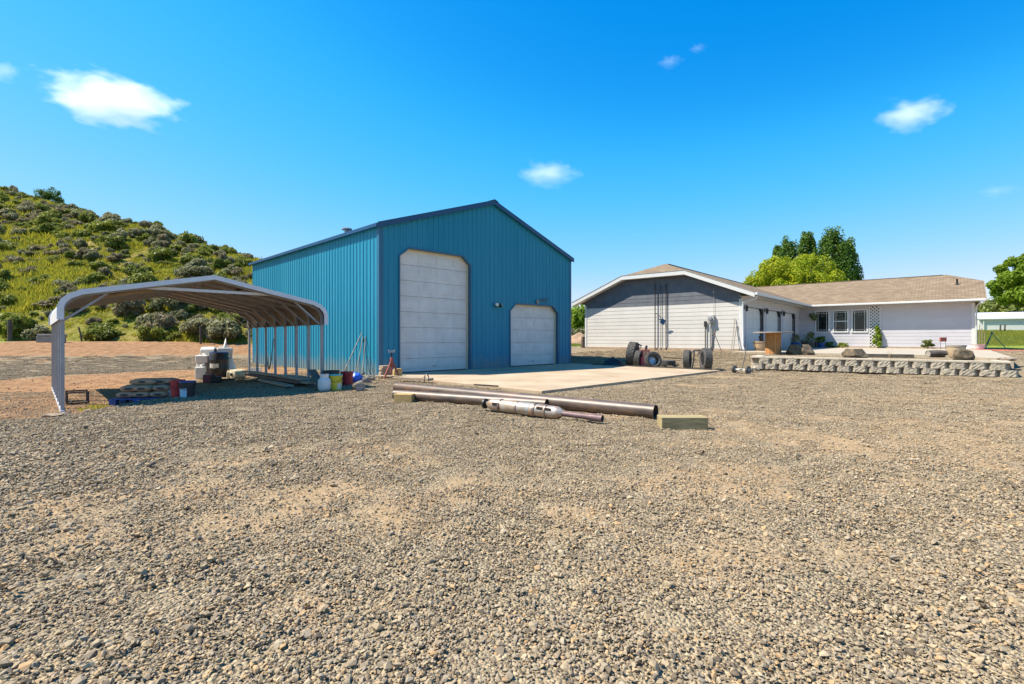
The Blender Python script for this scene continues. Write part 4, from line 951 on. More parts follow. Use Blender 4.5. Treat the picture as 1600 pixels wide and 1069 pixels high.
tg = scatter('terrace_gravel', np.column_stack([x, y, WTOP-.055+.03*ss(.5, 3, v)]), np.column_stack([np.zeros(n), np.zeros(n), rng.uniform(0, 6.28, n)]), np.full((n, 3), 1.1), rng.integers(0, len(patches), n), patches)
tag(tg, 'grey gravel filling the terrace behind the block wall', 'gravel', kind='stuff')

# ---------------------------------------------------------------- trees
def tree(name, label, x, y, lobes, mname, per, size, trunk, limbs=(), upright=0, group=None, shell=.5, z=None):
    z = tz(x, y) if z is None else z; t = thing(name, label, 'tree', (x, y, z), 0, group)
    mb = MB(); leaves(mb, lobes, per, size, upright, shell); mb.build('crown', M[mname], t, recalc=False)
    mb = MB(); limb(mb, (0, 0, -.3), (trunk[2], trunk[3], trunk[1]), trunk[0], trunk[0]*.45, 9, .02)
    for a, b, r in limbs: limb(mb, a, b, r, r*.35, 6, .05)
    mb.build('trunk', M['bark'], t, 60); return t
x, y = wx(1240, 52), 52.0; lob = []; lim = []
for k in range(300):
    d = rng.normal(size=3); d /= np.linalg.norm(d); r = rng.uniform(.45, .98); s = rng.uniform(.5, .95)
    c_ = np.array((0, 0, 4.9))+d*np.array((5.3, 4.6, 4.3))*r
    if c_[2] < 1.4: continue
    lob.append((c_, (s*.8, s*.8, s*1.15)))
    if k % 5 == 0: lim.append(((0, 0, 2.2), tuple(c_), .09))
tree('willow_tree', 'broad round yellow green tree rising behind the house roof', x, y, lob, 'leafyellow', 230, .14, (.35, 3.2, 0, 0), lim, .6)
for px, yd, top, w, lab in ((1214, 80, 383, 2.4, 'shortest dark poplar tip left of the poplar row'), (1231, 76, 373, 4.2, 'dark poplar with uneven top, second from the left of the row'),
                            (1262, 74, 362, 3.6, 'slim dark poplar with forked tip in the middle of the row'), (1301, 70, 359, 5.2, 'tallest and widest dark poplar behind the house'),
                            (1321, 72, 374, 4.2, 'dark poplar at the right end of the row behind the house')):
    H = HC+(528-top)/FPX*yd-2.5; lob = []; lim = []
    for k in range(130):
        h = rng.uniform(.08, .97); prof = min(1, (max(0, 1.02-h)*2.4)**.6)*min(1, 3*h+.3); a = rng.uniform(0, 6.28); r = w*.5*prof*math.sqrt(rng.uniform(.1, 1))
        s = w*rng.uniform(.09, .16); c_ = (r*math.cos(a), r*math.sin(a), H*h); lob.append((c_, (s, s, s*2.3)))
        if k % 6 == 0: lim.append(((0, 0, max(.5, H*h-2.5)), c_, .06))
    tree('poplar_tree', lab, wx(px, yd), yd, lob, 'leafpoplar', 140, .18, (.25, H*.9, 0, 0), lim, 1.0, 'poplars behind the house')
x, y = wx(1656, 40), 40.0; lob = []; lim = []
for k in range(300):
    d = rng.normal(size=3); d /= np.linalg.norm(d); r = rng.uniform(.5, 1.0); c_ = np.array((0, 0, 5.2))+d*np.array((4.2, 4.0, 2.8))*r; s = rng.uniform(.28, .55)
    lob.append((c_, (s, s, s)));
    if k % 4 == 0: lim.append(((0, 0, 2.3), tuple(c_), .08))
tree('shade_tree', 'leafy bright green shade tree at the right edge beyond the lawn', x, y, lob, 'leafmaple', 150, .15, (.2, 3.2, 0, 0), lim, 0)
def bush(name, label, x, y, w, h, mname, per=110, size=.2, n=16, z=None, cat='bush'):
    z = tz(x, y) if z is None else z; t = thing(name, label, cat, (x, y, z)); mb = MB(); lob = []
    for k in range(n):
        a, r = rng.uniform(0, 6.28), math.sqrt(rng.uniform())*.4*w; s = rng.uniform(.13, .24)*w; lob.append(((r*math.cos(a), r*math.sin(a), h*rng.uniform(.25, .85)*(1-.5*(r/(.5*w))**2)), (s, s, min(s, h*.3))))
    leaves(mb, lob, per, size, .5, .4); mb.build('foliage', M[mname], t, recalc=False)
    mb = MB(); [limb(mb, (0, 0, -.1), c_, .03*max(1, w/2), .01, 5) for c_, _ in lob[:7]]; mb.build('stems', M['bark'], t, 60); return t
bush('bush', 'leafy green bush seen in the gap between workshop and house', wx(904, 56), 56, 5.2, 4.6, 'leafmaple', 150, .3, 22)
bush('bush', 'grey brush below the green bush in the gap beside the workshop', wx(899, 50), 50, 3.2, 1.7, 'sage', 120, .2)
for i, (px, yd, w, h, lab) in enumerate(((1549, 84, 7, 5.6, 'olive bushes crowding beside the roof end of the house'), (1568, 90, 9, 6.6, 'tall olive thicket above the white building'), (1530, 92, 8, 5.5, 'olive thicket peeking past the roof end'), (1600, 88, 9, 5.6, 'olive thicket behind the white building at the frame edge'))):
    bush('thicket', lab, wx(px, yd), yd, w, h, 'leafbush', 150, .42, 26, tz(wx(px, yd), yd)+.2)
# hillside scrub farther back fills the gap beside the workshop
for i in range(6):
    yd = 70+random.random()*16; px = 885+i*7; bush('scrub', 'grey green scrub far behind the gap beside the workshop', wx(px, yd), yd, 5, 4.5+random.random()*2.2, 'sagegreen' if i % 2 else 'sage', 90, .4)['group'] = 'scrub behind the gap'
# dirt mound and stump beside it
mb = MB(); vs_, fs_ = [], []
def mound(w, d, h, name, label, cat, x, y, mt, n=22, rough=.25, z=None):
    g = np.linspace(-1, 1, n); A, Bm = np.meshgrid(g, g); rr = np.sqrt(A*A+Bm*Bm); hh = np.clip(1-rr, 0, 1)**.8*(1+rough*fbm(A*2, Bm*2, 1.3, x))
    z = tz(x, y) if z is None else z; o = grid_object(name, A*w/2, Bm*d/2, hh*h-.03, mt); o.location = (x, y, z); tag(o, label, cat); return o
mound(3.4, 2.6, 1.25, 'dirt_mound', 'brown dirt mound in the gap beside the workshop', 'mound', wx(903, 46), 46, M['dirtmound'])
mb = MB(); mb.tube([(0,0,-.1),(0,0,.4),(.02,.01,.72)], [.17,.15,.14], 10); o = mb.build('tree_stump', M['bark'], None, 40); o.location = (wx(911.5, 33), 33, tz(wx(911.5, 33), 33)); tag(o, 'dark wooden stump post standing at the far house corner', 'stump')

# white building far on the right
fb = thing('white_building', 'long low white metal building across the field', 'building', (wx(1530, 75), 75, tz(wx(1530, 75), 75)-.2), R(-28))
mb = MB(); mb.box(0, 32, 0, 7, 0, 2.05); mb.build('wall', M['white'], fb)
mb = MB(); mb.prism([(-.15, -.3, 2.12), (-.15, 3.5, 3.15), (-.15, 7.3, 2.12), (-.15, 7.3, 1.98), (-.15, 3.5, 3.0), (-.15, -.3, 1.98)], (32.4, 0, 0)); mb.build('roof', M['cpsheet'], fb)
mb = MB(); mb.prism([(-.05, 0, 2.0), (-.05, 7, 2.0), (-.05, 3.5, 3.0)], (.1, 0, 0)); mb.build('gable_end', M['white'], fb)
for k in range(4):
    mb = MB(); mb.box(.4+k*7.5, .52+k*7.5, -.2, -.08, 0, 2.0); mb.build('porch_post', M['white'], fb)
for i, px in enumerate((1563, 1570)):
    mb = MB(); mb.tube([(0,0,-.2),(0,0,.55),(.02,0,1.1)], .09, 8); o = mb.build('field_post', M['bark'], None, 50); o.location = (wx(px, 68), 68, tz(wx(px, 68), 68)); tag(o, ('grey post in the field, left one of two', 'grey post in the field, right one of two')[i], 'post')

# fence posts at the hill foot
for px, yd, h, lean, r, lab in ((15.5, 29.6, 1.3, 0, .12, 'thick dark fence post at the hill foot near the left edge'), (129, 30.2, .85, -.28, .05, 'thin fence post leaning left at the hill foot'), (313.5, 30.4, 1.05, 0, .065, 'dark upright fence post seen under the carport roof')):
    mb = MB(); mb.tube([(0,0,-.3),(lean*.5*h,0,h*.5),(lean*h,0,h)], [r, r*.95, r*.9], 8); o = mb.build('fence_post', M['bark'], None, 50); x = wx(px, yd); o.location = (x, yd, tz(x, yd)); tag(o, lab, 'fence post')
x = wx(318, 30.3); mb = MB(); mb.tube([(0,0,.75),(.35,0,.35),(.72,0,-.05)], .025, 6); o = mb.build('fence_brace', M['bark'], None, 50); o.location = (x, 30.3, tz(x, 30.3)); tag(o, 'thin slanted brace running down from the dark fence post', 'brace')
x = wx(80, 29.2); mb = MB(); mb.box(-.78, .78, -.13, .13, -.02, .34); mb.box(-.7, .86, -.15, .12, .345, .48); o = mb.build('railroad_tie', M['greywood'], None, bevel=.02); o.location = (x, 29.2, tz(x, 29.2)); tag(o, 'grey railroad ties stacked at the hill foot', 'timber')

# ---------------------------------------------------------------- steel pipes, exhaust and timber blocks in the yard
def hollow(name, a, b, r, label, mt, flat=0.0, th=.008, n=28):
    """open steel pipe lying from a to b"""
    a, b = Vector(a), Vector(b); L_ = (b-a).length; ang = math.atan2(b.y-a.y, b.x-a.x); mb = MB()
    Mx = TR((0,0,0), 0, 0, R(90)); zs = np.linspace(0, L_, 12); ro = [(r*(1+rng.normal(0, .004)), z) for z in zs]
    mb.lathe(ro+[(r-th, L_), (r-th, 0), (r, 0)], n, Mx, caps=False); o = mb.build(name, M[mt], None, 40)
    o.location = a; o.rotation_euler = (0, -math.atan2(b.z-a.z, math.hypot(b.x-a.x, b.y-a.y)), ang); tag(o, label, 'pipe'); return o
def gzf(x, y): return float(gz(np.array([x]), np.array([y]))[0])
hollow('steel_pipe', (-2.66, 11.36, gzf(-2.66, 11.36)+.125), (2.22, 7.60, gzf(2.22, 7.6)+.118), .112, 'long brown steel pipe lying behind the shorter one', 'pipe')
hollow('steel_pipe', (-2.40, 10.12, gzf(-2.4, 10.12)+.115), (.60, 8.46, gzf(.6, 8.46)+.108), .10, 'shorter brown steel pipe ending behind the exhaust', 'pipe')
ex0, ex1 = Vector((-.47, 8.43, gzf(-.47, 8.43)+.125)), Vector((1.32, 7.18, gzf(1.32, 7.18)+.08)); L_ = (ex1-ex0).length
exh = thing('exhaust_section', 'rusty truck exhaust with silver canister lying on the gravel', 'exhaust', ex0, math.atan2(ex1.y-ex0.y, ex1.x-ex0.x)); exh.rotation_euler[1] = math.atan2(ex0.z-ex1.z, 2.15)
Mx = TR((0,0,0), 0, 0, R(90)); k = L_/2.18
def seg(nm, prof, mt): mb = MB(); mb.lathe([(r, z*k) for r, z in prof], 24, Mx); return mb.build(nm, M[mt], exh, 35)
seg('inlet_flange', [(.04,0),(.085,0),(.085,.03),(.045,.035),(.045,.08),(.05,.1)], 'darkmetal')
seg('inlet_cone', [(.05,.08),(.095,.16),(.1,.18),(.1,.40)], 'alum'); seg('canister', [(.1,.40),(.105,.41),(.105,.94),(.1,.95)], 'canskin')
seg('rear_body', [(.1,.95),(.106,.96),(.106,1.02),(.1,1.03),(.1,1.42),(.095,1.45),(.045,1.52)], 'alum'); seg('tail_pipe', [(.042,1.5),(.042,2.0)], 'purplerust')
mb = MB(); mb.lathe([(.054,1.98*k),(.054,2.18*k),(.046,2.18*k),(.046,2.0*k)], 20, Mx, caps=False); mb.build('sleeve', M['purplerust'], exh, 35)
for z in (.34, .68, 1.02, 1.22): seg('band_clamp', [(.104,z),(.113,z),(.113,z+.03),(.104,z+.03)], 'rust')
mb = MB(); mb.bar((.24*k, -.1, .03), (.36*k, -.1, .03), .012, .05); mb.bar((1.10*k, -.09, .05), (1.36*k, -.09, .05), .012, .045); mb.build('bracket', M['darkmetal'], exh)
mb = MB(); mb.box(-.185, .185, -.1, .1, 0, .165); o = mb.build('timber_block', M['freshwood'], None, bevel=.008); o.location = (-2.12, 9.72, gzf(-2.12, 9.72)); o.rotation_euler = (0,0,R(-10)); tag(o, 'fresh yellow timber block at the end of the pipes', 'timber')
mb = MB(); mb.box(-.32, .32, -.125, .125, 0, .178); o = mb.build('timber_block', M['oldblock'], None, bevel=.008); o.location = (2.405, 6.96, gzf(2.4, 6.96)); o.rotation_euler = (0,0,R(-1.5)); tag(o, 'greenish timber block lying alone past the long pipe', 'timber')
# small things on the apron edge
def lay(name, label, cat, mt, a, b, w, h, z0=None, bevel=.004):
    a, b = Vector(a), Vector(b); mb = MB(); L_ = (b-a).length; mb.box(0, L_, -w/2, w/2, 0, h); o = mb.build(name, M[mt], None, bevel=bevel)
    za = (z0 if z0 is not None else gzf(a.x, a.y)+.01); o.location = (a.x, a.y, za if len(a) < 3 or a.z == 0 else a.z); o.rotation_euler = (0, -math.atan2(b.z-a.z, math.hypot(b.x-a.x, b.y-a.y)) if (a.z or b.z) else 0, math.atan2(b.y-a.y, b.x-a.x)); tag(o, label, cat); return o
lay('plank', 'pale plank lying flat at the workshop corner', 'plank', 'lumber', (-4.2, 15.3, 0), (-2.6, 14.6, 0), .2, .035, .058)
lay('plank', 'tilted plank on the apron edge beside the steel loop', 'plank', 'lumber', (-3.2, 14.15, 0), (-2.25, 13.7, 0), .24, .07, .058)
lay('flat_bar', 'thin steel bar lying on the apron edge behind the pipes', 'bar', 'darkmetal', (-.95, 12.4, 0), (-.34, 12.0, 0), .06, .03, .057)
mb = MB(); mb.tube([(-.055,0,0),(-.055,0,.13),(-.04,0,.17),(0,0,.19),(.04,0,.17),(.055,0,.13),(.055,0,0)], .014, 8); o = mb.build('steel_loop', M['rust'], None, 60); o.location = (wx(666.5, 13.45), 13.45, .055); o.rotation_euler = (0,0,R(10)); tag(o, 'upright bent steel loop standing at the apron edge', 'loop')
# jack stand with timber scraps
x, y = wx(612, 15.05), 15.05; js = thing('jack_stand', 'red tripod jack stand at the workshop corner', 'jack stand', (x, y, .03), R(20))
for k in range(3):
    a = R(90+120*k); mb = MB(); mb.bar((.035*math.cos(a), .035*math.sin(a), .46), (.27*math.cos(a), .27*math.sin(a), 0), .035, .05); mb.build('leg', M['redpaint'], js)
mb = MB(); mb.lathe([(.03,.3),(.055,.44),(.05,.6),(.04,.62)], 12, caps=True); mb.build('column', M['redpaint'], js, 40)
mb = MB(); mb.lathe([(.024,.6),(.024,.78)], 10); mb.build('ratchet_post', M['darkmetal'], js, 40)
mb = MB(); mb.box(-.09,.09,-.05,.05,.77,.82); mb.box(-.1,-.07,-.05,.05,.82,.85); mb.box(.07,.1,-.05,.05,.82,.85); mb.build('saddle', M['galv'], js, bevel=.005)
x, y = wx(602, 15.6), 15.6; ws = thing('scrap_stack', 'small stack of sawn wood scraps against the workshop corner', 'wood stack', (x, y, .0), R(44))
for k in range(5):
    mb = MB(); mb.box(-.14, .14, -.12, .12, 0, .07); b_ = mb.build('offcut', M['lumber'], ws, bevel=.006); b_.location = (rng.normal(0, .02), rng.normal(0, .02), .01+k*.073); b_.rotation_euler = (0, 0, rng.normal(0, .2))
x, y = wx(621, 15.5), 15.5; mb = MB(); mb.box(-.13, .13, -.1, .1, 0, .19); mb.box(-.1, .12, -.1, .08, .192, .225); o = mb.build('wood_block', M['freshwood'], None, bevel=.008); o.location = (x, y, .058); o.rotation_euler = (0,0,R(30)); tag(o, 'yellow topped wood block just behind the red jack stand', 'wood')

# ---------------------------------------------------------------- tyres and scrap beside the apron
def tyre(name, label, loc, r, w, rz, tilt, rim=None, hole=.56, lugs=26):
    """standing tyre: axle along local y before turning"""
    t = thing(name, label, 'tyre', loc, rz); t.rotation_euler = (tilt, 0, rz); Mx = TR((0,0,r), 0, R(90))
    hw = w/2; ri = r*hole
    mb = MB(); mb.lathe([(ri,-hw*.7),(ri*1.1,-hw*.92),(r*.8,-hw),(r*.93,-hw*.92),(r*.975,-hw*.72),(r*.98,0),(r*.975,hw*.72),(r*.93,hw*.92),(r*.8,hw),(ri*1.1,hw*.92),(ri,hw*.7),(ri*.98,0),(ri,-hw*.7)], 40, Mx, caps=False); mb.build('casing', M['rubber'], t, 40)
    mb = MB()
    for k in range(lugs):
        a = 2*math.pi*k/lugs
        for row, (y0, y1) in enumerate(((-hw*.88,-hw*.36),(-hw*.28,hw*.28),(hw*.36,hw*.88))):
            aa = a+(row % 2)*math.pi/lugs; dw = math.pi/lugs*.68; P_ = []
            for rr_ in (r*.965, r):
                for yy_, da in ((y0,-dw),(y0,dw),(y1,dw),(y1,-dw)): P_.append((rr_*math.cos(aa+da), yy_, r+rr_*math.sin(aa+da)))
            mb.add(P_, [(4,5,6,7),(0,1,5,4),(1,2,6,5),(2,3,7,6),(3,0,4,7)])
    mb.build('tread', M['rubber'], t)
    if rim:
        mb = MB(); mb.lathe([(ri*1.04,-hw*.75),(ri*.98,-hw*.6),(ri*.86,-hw*.42),(ri*.62,-hw*.3),(ri*.56,-hw*.48),(ri*.3,-hw*.55),(ri*.28,-hw*.75),(ri*.05,-hw*.78)], 30, Mx); rm = mb.build('rim', M[rim], t, 35)
        mb = MB()
        for k in range(5): a = 2*math.pi*k/5; mb.lathe([(.014,-.02),(.014,.02)], 8, TR((ri*.43*math.cos(a), hw*.55, r+ri*.43*math.sin(a)), 0, R(90)))
        mb.build('lug_nut', M['darkmetal'], rm)
    return t
def gpos(px, y, dz=0): x = wx(px, y); return (x, y, tz(x, y)+dz)
tyre('tractor_tyre', 'largest chunky tyre leaning at the workshop end of the tyre group', gpos(986, 21.5), .53, .36, R(62), R(7), None, .55, 22)
tyre('car_tyre', 'tyre leaning against the largest tyre, without rim', gpos(996, 20.9), .36, .24, R(60), R(6), 'darkmetal', .58)
tyre('car_wheel', 'wheel with silver rim leaning toward the yard', gpos(1022, 20.05), .345, .22, R(14), R(-14), 'rim', .60)
tyre('car_tyre', 'black rimmed tyre standing upright at the end of a rod', gpos(1074, 19.35), .385, .25, R(62), 0, 'black', .6)
tyre('car_tyre', 'upright tyre showing only its tread, beside the apron corner', gpos(1102.5, 18.85), .43, .30, R(84), R(2), 'black', .58)
t = tyre('car_tyre', 'tyre lying flat in shade behind the silver rimmed wheel', gpos(1043, 20.9, .02), .33, .22, 0, 0, None, .58); t.rotation_euler = (R(90), 0, 0); p = t.location; t.location = (p.x, p.y+.33, p.z+.11)
lay('axle_rod', 'thin rod reaching from the silver wheel to the black rimmed tyre', 'rod', 'darkmetal', (wx(1037, 20.4), 20.4, .42), (wx(1066, 19.6), 19.6, .40), .035, .035)
rd = thing('red_springs', 'faded red coil springs standing among the tyres', 'springs', gpos(1009, 20.95, .42), R(20))
for k in range(3):
    mb = MB(); pts = [(.15*k-.15+.055*math.cos(a*.9), .055*math.sin(a*.9), a*.0085) for a in np.linspace(0, 34, 60)]; mb.tube(pts, .014, 6); mb.build('coil', M['pinkred'], rd, 60)
mb = MB(); mb.box(-.26, .26, -.07, .07, -.45, -.0); mb.box(-.26, .26, -.07, .07, .285, .31); mb.build('spring_plate', M['pinkred'], rd, bevel=.01)
mb = MB(); mb.tube([(.02,0,.3),(.02,0,.42),(.05,0,.48)], .05, 8); mb.tube([(-.3,0,.38),(-.2,0,.47),(-.46,.05,.6)], .03, 8); mb.build('spring_mount', M['darkmetal'], rd, 50)
fd_ = thing('bent_fender', 'bent steel frame between the two standing tyres', 'frame', gpos(1088, 19.6), R(20))
mb = MB(); mb.tube([(-.3,0,.6),(-.1,0,.74),(.2,0,.72),(.34,0,.62)], .035, 8); mb.tube([(-.1,0,.72),(-.12,0,.4),(-.2,0,0)], .025, 8); mb.tube([(.05,0,.55),(.16,0,.66),(.4,0,.7)], .022, 8); mb.tube([(.2,0,.7),(.22,0,.3),(.25,0,0)], .025, 8); mb.build('frame_tube', M['rust'], fd_, 60)
def heap(name, label, cat, x, y, w, d, h, mt, z=None): return mound(w, d, h, name, label, cat, x, y, M[mt], 20, .9, z)
heap('tarp_heap', 'crumpled black tarp in the workshop shadow beside the tyres', 'tarp', wx(958, 21.7), 21.7, 1.2, .7, .34, 'tarp')
lay('long_strip', 'long dark steel strip lying along the apron edge under the tyres', 'steel strip', 'darkmetal', (wx(925, 21.9), 21.9, 0), (wx(1112, 18.2), 18.2, 0), .07, .04, .065)

# ---------------------------------------------------------------- things stored under and beside the carport
def at(px, y, dz=0): x = wx(px, y); return (x, y, gzf(x, y)+dz)
def bucket(label, px, y, r, h, mt, lid=None, band=None, bandmat='label', handle=True, dz=0, name='bucket'):
    t = thing(name, label, 'bucket', at(px, y, dz), random.uniform(-.4, .4))
    mb = MB(); mb.lathe([(r*.84,0),(r*.88,.004),(r*.98,h*.86),(r*1.05,h*.87),(r*1.05,h*.92),(r,h*.93),(r,h),(r*.94,h),(r*.9,h*.9)], 24); mb.build('body', M[mt], t, 40)
    if lid: mb = MB(); mb.lathe([(r*1.06,h*.97),(r*1.07,h*1.04),(r*.95,h*1.05),(r*.93,h*1.03)], 24); mb.build('lid', M[lid], t, 40)
    if handle: mb = MB(); mb.tube([(r*1.06*math.cos(a), -r*.35*math.sin(a)-r*.9*math.sin(a), h*.9-.12*math.sin(a)) for a in np.linspace(0, math.pi, 12)], .006, 6); mb.build('handle', M['darkmetal'], t, 60)
    if band:
        a0, a1, z0, z1 = band; mb = MB(); n_ = 10
        for k in range(n_):
            A, B = R(a0+(a1-a0)*k/n_), R(a0+(a1-a0)*(k+1)/n_); f = lambda z: r*(.885+.1*z)+.004
            mb.quad((f(z0)*math.cos(A), f(z0)*math.sin(A), z0*h), (f(z0)*math.cos(B), f(z0)*math.sin(B), z0*h), (f(z1)*math.cos(B), f(z1)*math.sin(B), z1*h), (f(z1)*math.cos(A), f(z1)*math.sin(A), z1*h))
        mb.build('label_print', M[bandmat], t, recalc=False)
    return t
# blue pallet with cement bags
pal = thing('pallet', 'blue pallet under the cement bags', 'pallet', at(231, 10.7), R(8)); pz = pal.location.z; pal.scale = (.92,)*3
for k in range(6): mb = MB(); mb.box(-.55, .55, -.42+k*.155, -.42+k*.155+.1, .115, .135); mb.build('deck_board', M['bluewood'], pal)
for x in (-.5, 0, .5):
    for y in (-.38, 0, .38): mb = MB(); mb.box(x-.07, x+.07, y-.06, y+.06, .0, .114); mb.build('pallet_block', M['bluewood'], pal)
def bag_mesh(w, d, h):
    bm = bmesh.new(); bmesh.ops.create_cube(bm, size=1); bmesh.ops.subdivide_edges(bm, edges=bm.edges, cuts=5, use_grid_fill=True)
    for v in bm.verts:
        x, y, z = v.co*2; f = (1-abs(x)**5*.42)*(1-abs(y)**5*.4); v.co = Vector((x*w/2*(1-.04*abs(z)), y*d/2*(1-.05*abs(z)), z*h/2*max(.5, f)+.012*noise.noise(Vector((x*3, y*3, z*2+w*9)))))
    me = bpy.data.meshes.new('cement_bag'); bm.to_mesh(me); bm.free(); me.shade_smooth(); me.materials.append(M['bag']); return me
bags = [bag_mesh(.345, .56, .15), bag_mesh(.335, .54, .155)]
pm = MB()
for k in range(14): a0, a1 = 2*math.pi*k/14, 2*math.pi*(k+1)/14; pm.add([(0, 0, 0), (.085*math.cos(a0), 0, .028*math.sin(a0)), (.085*math.cos(a1), 0, .028*math.sin(a1))], [(0,1,2)])
pmesh = pm.mesh('bag_print', M['bagprint'])
for i, (x, y, z, rz, lab) in enumerate(((-.33, -.05, .145, .06, 'brown cement bag, bottom layer, at the left end of the pallet'), (.02, -.06, .145, -.04, 'brown cement bag, bottom layer, in the middle of the pallet'), (.37, -.04, .145, .05, 'brown cement bag, bottom layer, toward the buckets'),
                                        (-.29, -.03, .283, .16, 'brown cement bag, second layer, at the left end'), (.05, -.04, .283, -.06, 'brown cement bag, second layer, in the middle'), (.39, 0, .283, .1, 'brown cement bag, second layer, toward the buckets'),
                                        (-.06, .06, .42, 1.5, 'brown cement bag lying crosswise on top of the pile'), (.30, .14, .418, 1.45, 'brown cement bag on top, right of the crosswise one'))):
    c, s = math.cos(R(8)), math.sin(R(8)); t = thing('cement_bag', lab, 'cement bag', (pal.location.x+.92*(x*c-y*s), pal.location.y+.92*(x*s+y*c), pz+.92*(z+.065)), R(8)+rz, 'cement bags on the pallet'); t.scale = (.92,)*3
    link_mesh('sack', bags[i % 2], t); link_mesh('bag_print', pmesh, t, (0, -.287, 0) if i < 6 else (-.178, 0, 0), (0, 0, 0 if i < 6 else R(90)))
bucket('black bucket with teal label beside the cement bags', 269, 10.75, .135, .33, 'black', None, (-130, -50, .1, .75), 'label')
bucket('plain red bucket between two black buckets by the pallet', 278, 10.45, .14, .36, 'red', None)
bucket('black bucket with grey lid and pale label, nearest the sunlit edge', 293, 10.35, .15, .33, 'black', 'bluewood', (-150, -85, .05, .6), 'label')
bucket('yellow bucket with teal lid at the carport corner leg', 524.5, 11.95, .155, .38, 'yellow', 'teal', (-75, -20, .12, .5), 'paper')
bucket('red bucket behind the yellow one near the workshop', 542, 13.15, .165, .36, 'red', None, (-130, -85, .2, .6), 'pinkred')
bucket('black tub behind the yellow bucket at the corner leg', 518, 12.75, .2, .42, 'black', None)
pr_ = thing('propane_tank', 'dirty white propane cylinder beside the yellow bucket', 'propane tank', at(507, 11.75))
mb = MB(); mb.lathe([(.1,0),(.12,.03),(.145,.06),(.15,.1),(.15,.24),(.135,.3),(.08,.335),(.03,.345)], 24); mb.build('body', M['whitepl'], pr_, 50)
mb = MB(); mb.lathe([(.1,.32),(.1,.42),(.092,.42),(.092,.32)], 20, caps=False); mb.build('collar', M['whitepl'], pr_, 50)
mb = MB(); mb.lathe([(.03,.33),(.03,.4),(.045,.4),(.045,.42)], 10); mb.build('valve', M['darkmetal'], pr_, 40)
lay('dark_board', 'dark board leaning against the carport leg by the propane tank', 'board', 'lumberdark', (*at(487, 12.6)[:2], .42), (*at(503, 11.9)[:2], .06), .2, .025)
# black metal frames
mf = thing('metal_frame', 'black steel frame of two square hoops near the outer carport legs', 'frame', at(121, 10.6), R(44))
for k, (yo) in enumerate((-.17, .30)):
    mb = MB(); w, h = .17, .25
    for a, b in (((-w,yo,.02),(-w,yo,h)), ((-w-.014,yo,h),(w+.014,yo,h)), ((w,yo,h),(w,yo,.02)), ((-w-.014,yo,.02),(w+.014,yo,.02))): mb.bar(a, b, .028, .028)
    mb.build('hoop', M['darkmetal'], mf)
mb = MB(); mb.bar((-.1,-.17,.03),(-.1,.30,.03),.025,.025); mb.bar((.12,-.17,.03),(.12,.30,.03),.025,.025); mb.build('cross_bar', M['darkmetal'], mf)
# lumber inside the right leg row
for i, (a, b, w, h, z, lab, mt) in enumerate((((384, 15.9), (478, 12.75), .24, .045, .13, 'long plank on top of the lumber along the inner leg row', 'lumber'), ((388, 15.4), (470, 12.6), .2, .06, .06, 'dark plank underneath the long top plank', 'lumberdark'),
                                            ((409, 14.2), (452, 12.35), .22, .045, .0, 'separate short plank lying nearest the bare floor', 'lumber'), ((440, 13.6), (486, 12.4), .2, .045, .07, 'plank at the end of the lumber pile by the tank', 'lumber'), ((400, 15.6), (484, 12.9), .16, .09, .0, 'bottom beam at the back of the lumber pile', 'lumberdark'))):
    lay('plank', lab, 'plank', mt, (wx(*a), a[1], 0), (wx(*b), b[1], 0), w, h, z+.02)
# chain hung between two carport legs
ch = thing('hanging_chain', 'rusty chain hung in a long loop between two carport legs', 'chain', PORT.o, PORT.a)
y0, y1 = bows[5]-.02, bows[4]+.02; xx0 = PW-.10; pts = []
for k in range(60):
    u = k/59; zz = .42+1.45*abs(2*u-1)**1.6 if u < .5 else .42+.95*abs(2*u-1)**1.6; pts.append(Vector((xx0, y0+(y1-y0)*u, zz)))
mb = MB()
for k in range(len(pts)-1):
    c = (pts[k]+pts[k+1])/2; d = (pts[k+1]-pts[k]).normalized(); e = Vector((1,0,0)) if k % 2 else d.cross(Vector((1,0,0))); lk = [c+d*(.032*math.cos(a))+e*(.016*math.sin(a)) for a in np.linspace(0, 2*math.pi, 9)]; mb.tube(lk, .006, 5, caps=False)
mb.build('links', M['rust'], ch, 60)
# drum, jugs and cans behind the carport
dr = thing('plastic_drum', 'black plastic drum with a torn pale label behind the carport', 'drum', at(342, 16.6))
mb = MB(); mb.lathe([(.27,0),(.285,.03),(.29,.26),(.298,.28),(.29,.30),(.29,.55),(.298,.57),(.29,.59),(.285,.78),(.27,.80),(.25,.80),(.245,.785)], 32); mb.build('body', M['black'], dr, 40)
mb = MB(); mb.lathe([(.272,.79),(.275,.825),(.24,.83),(.235,.815)], 28); mb.build('lid', M['bluewood'], dr, 40)
mb = MB(); n_ = 8
for k in range(n_):
    A, B = R(-118+58*k/n_), R(-118+58*(k+1)/n_); f = lambda q: .012*math.sin(q*9); z0, z1 = .29+.012*(k % 2), .45-.008*(k % 3)
    mb.quad((.3*math.cos(A), .3*math.sin(A), z0+f(A)), (.3*math.cos(B), .3*math.sin(B), z0+f(B)), (.3*math.cos(B), .3*math.sin(B), z1+.3*f(B*1.3)), (.3*math.cos(A), .3*math.sin(A), z1+.3*f(A*1.3)))
mb.build('torn_label', M['paper'], dr, recalc=False)
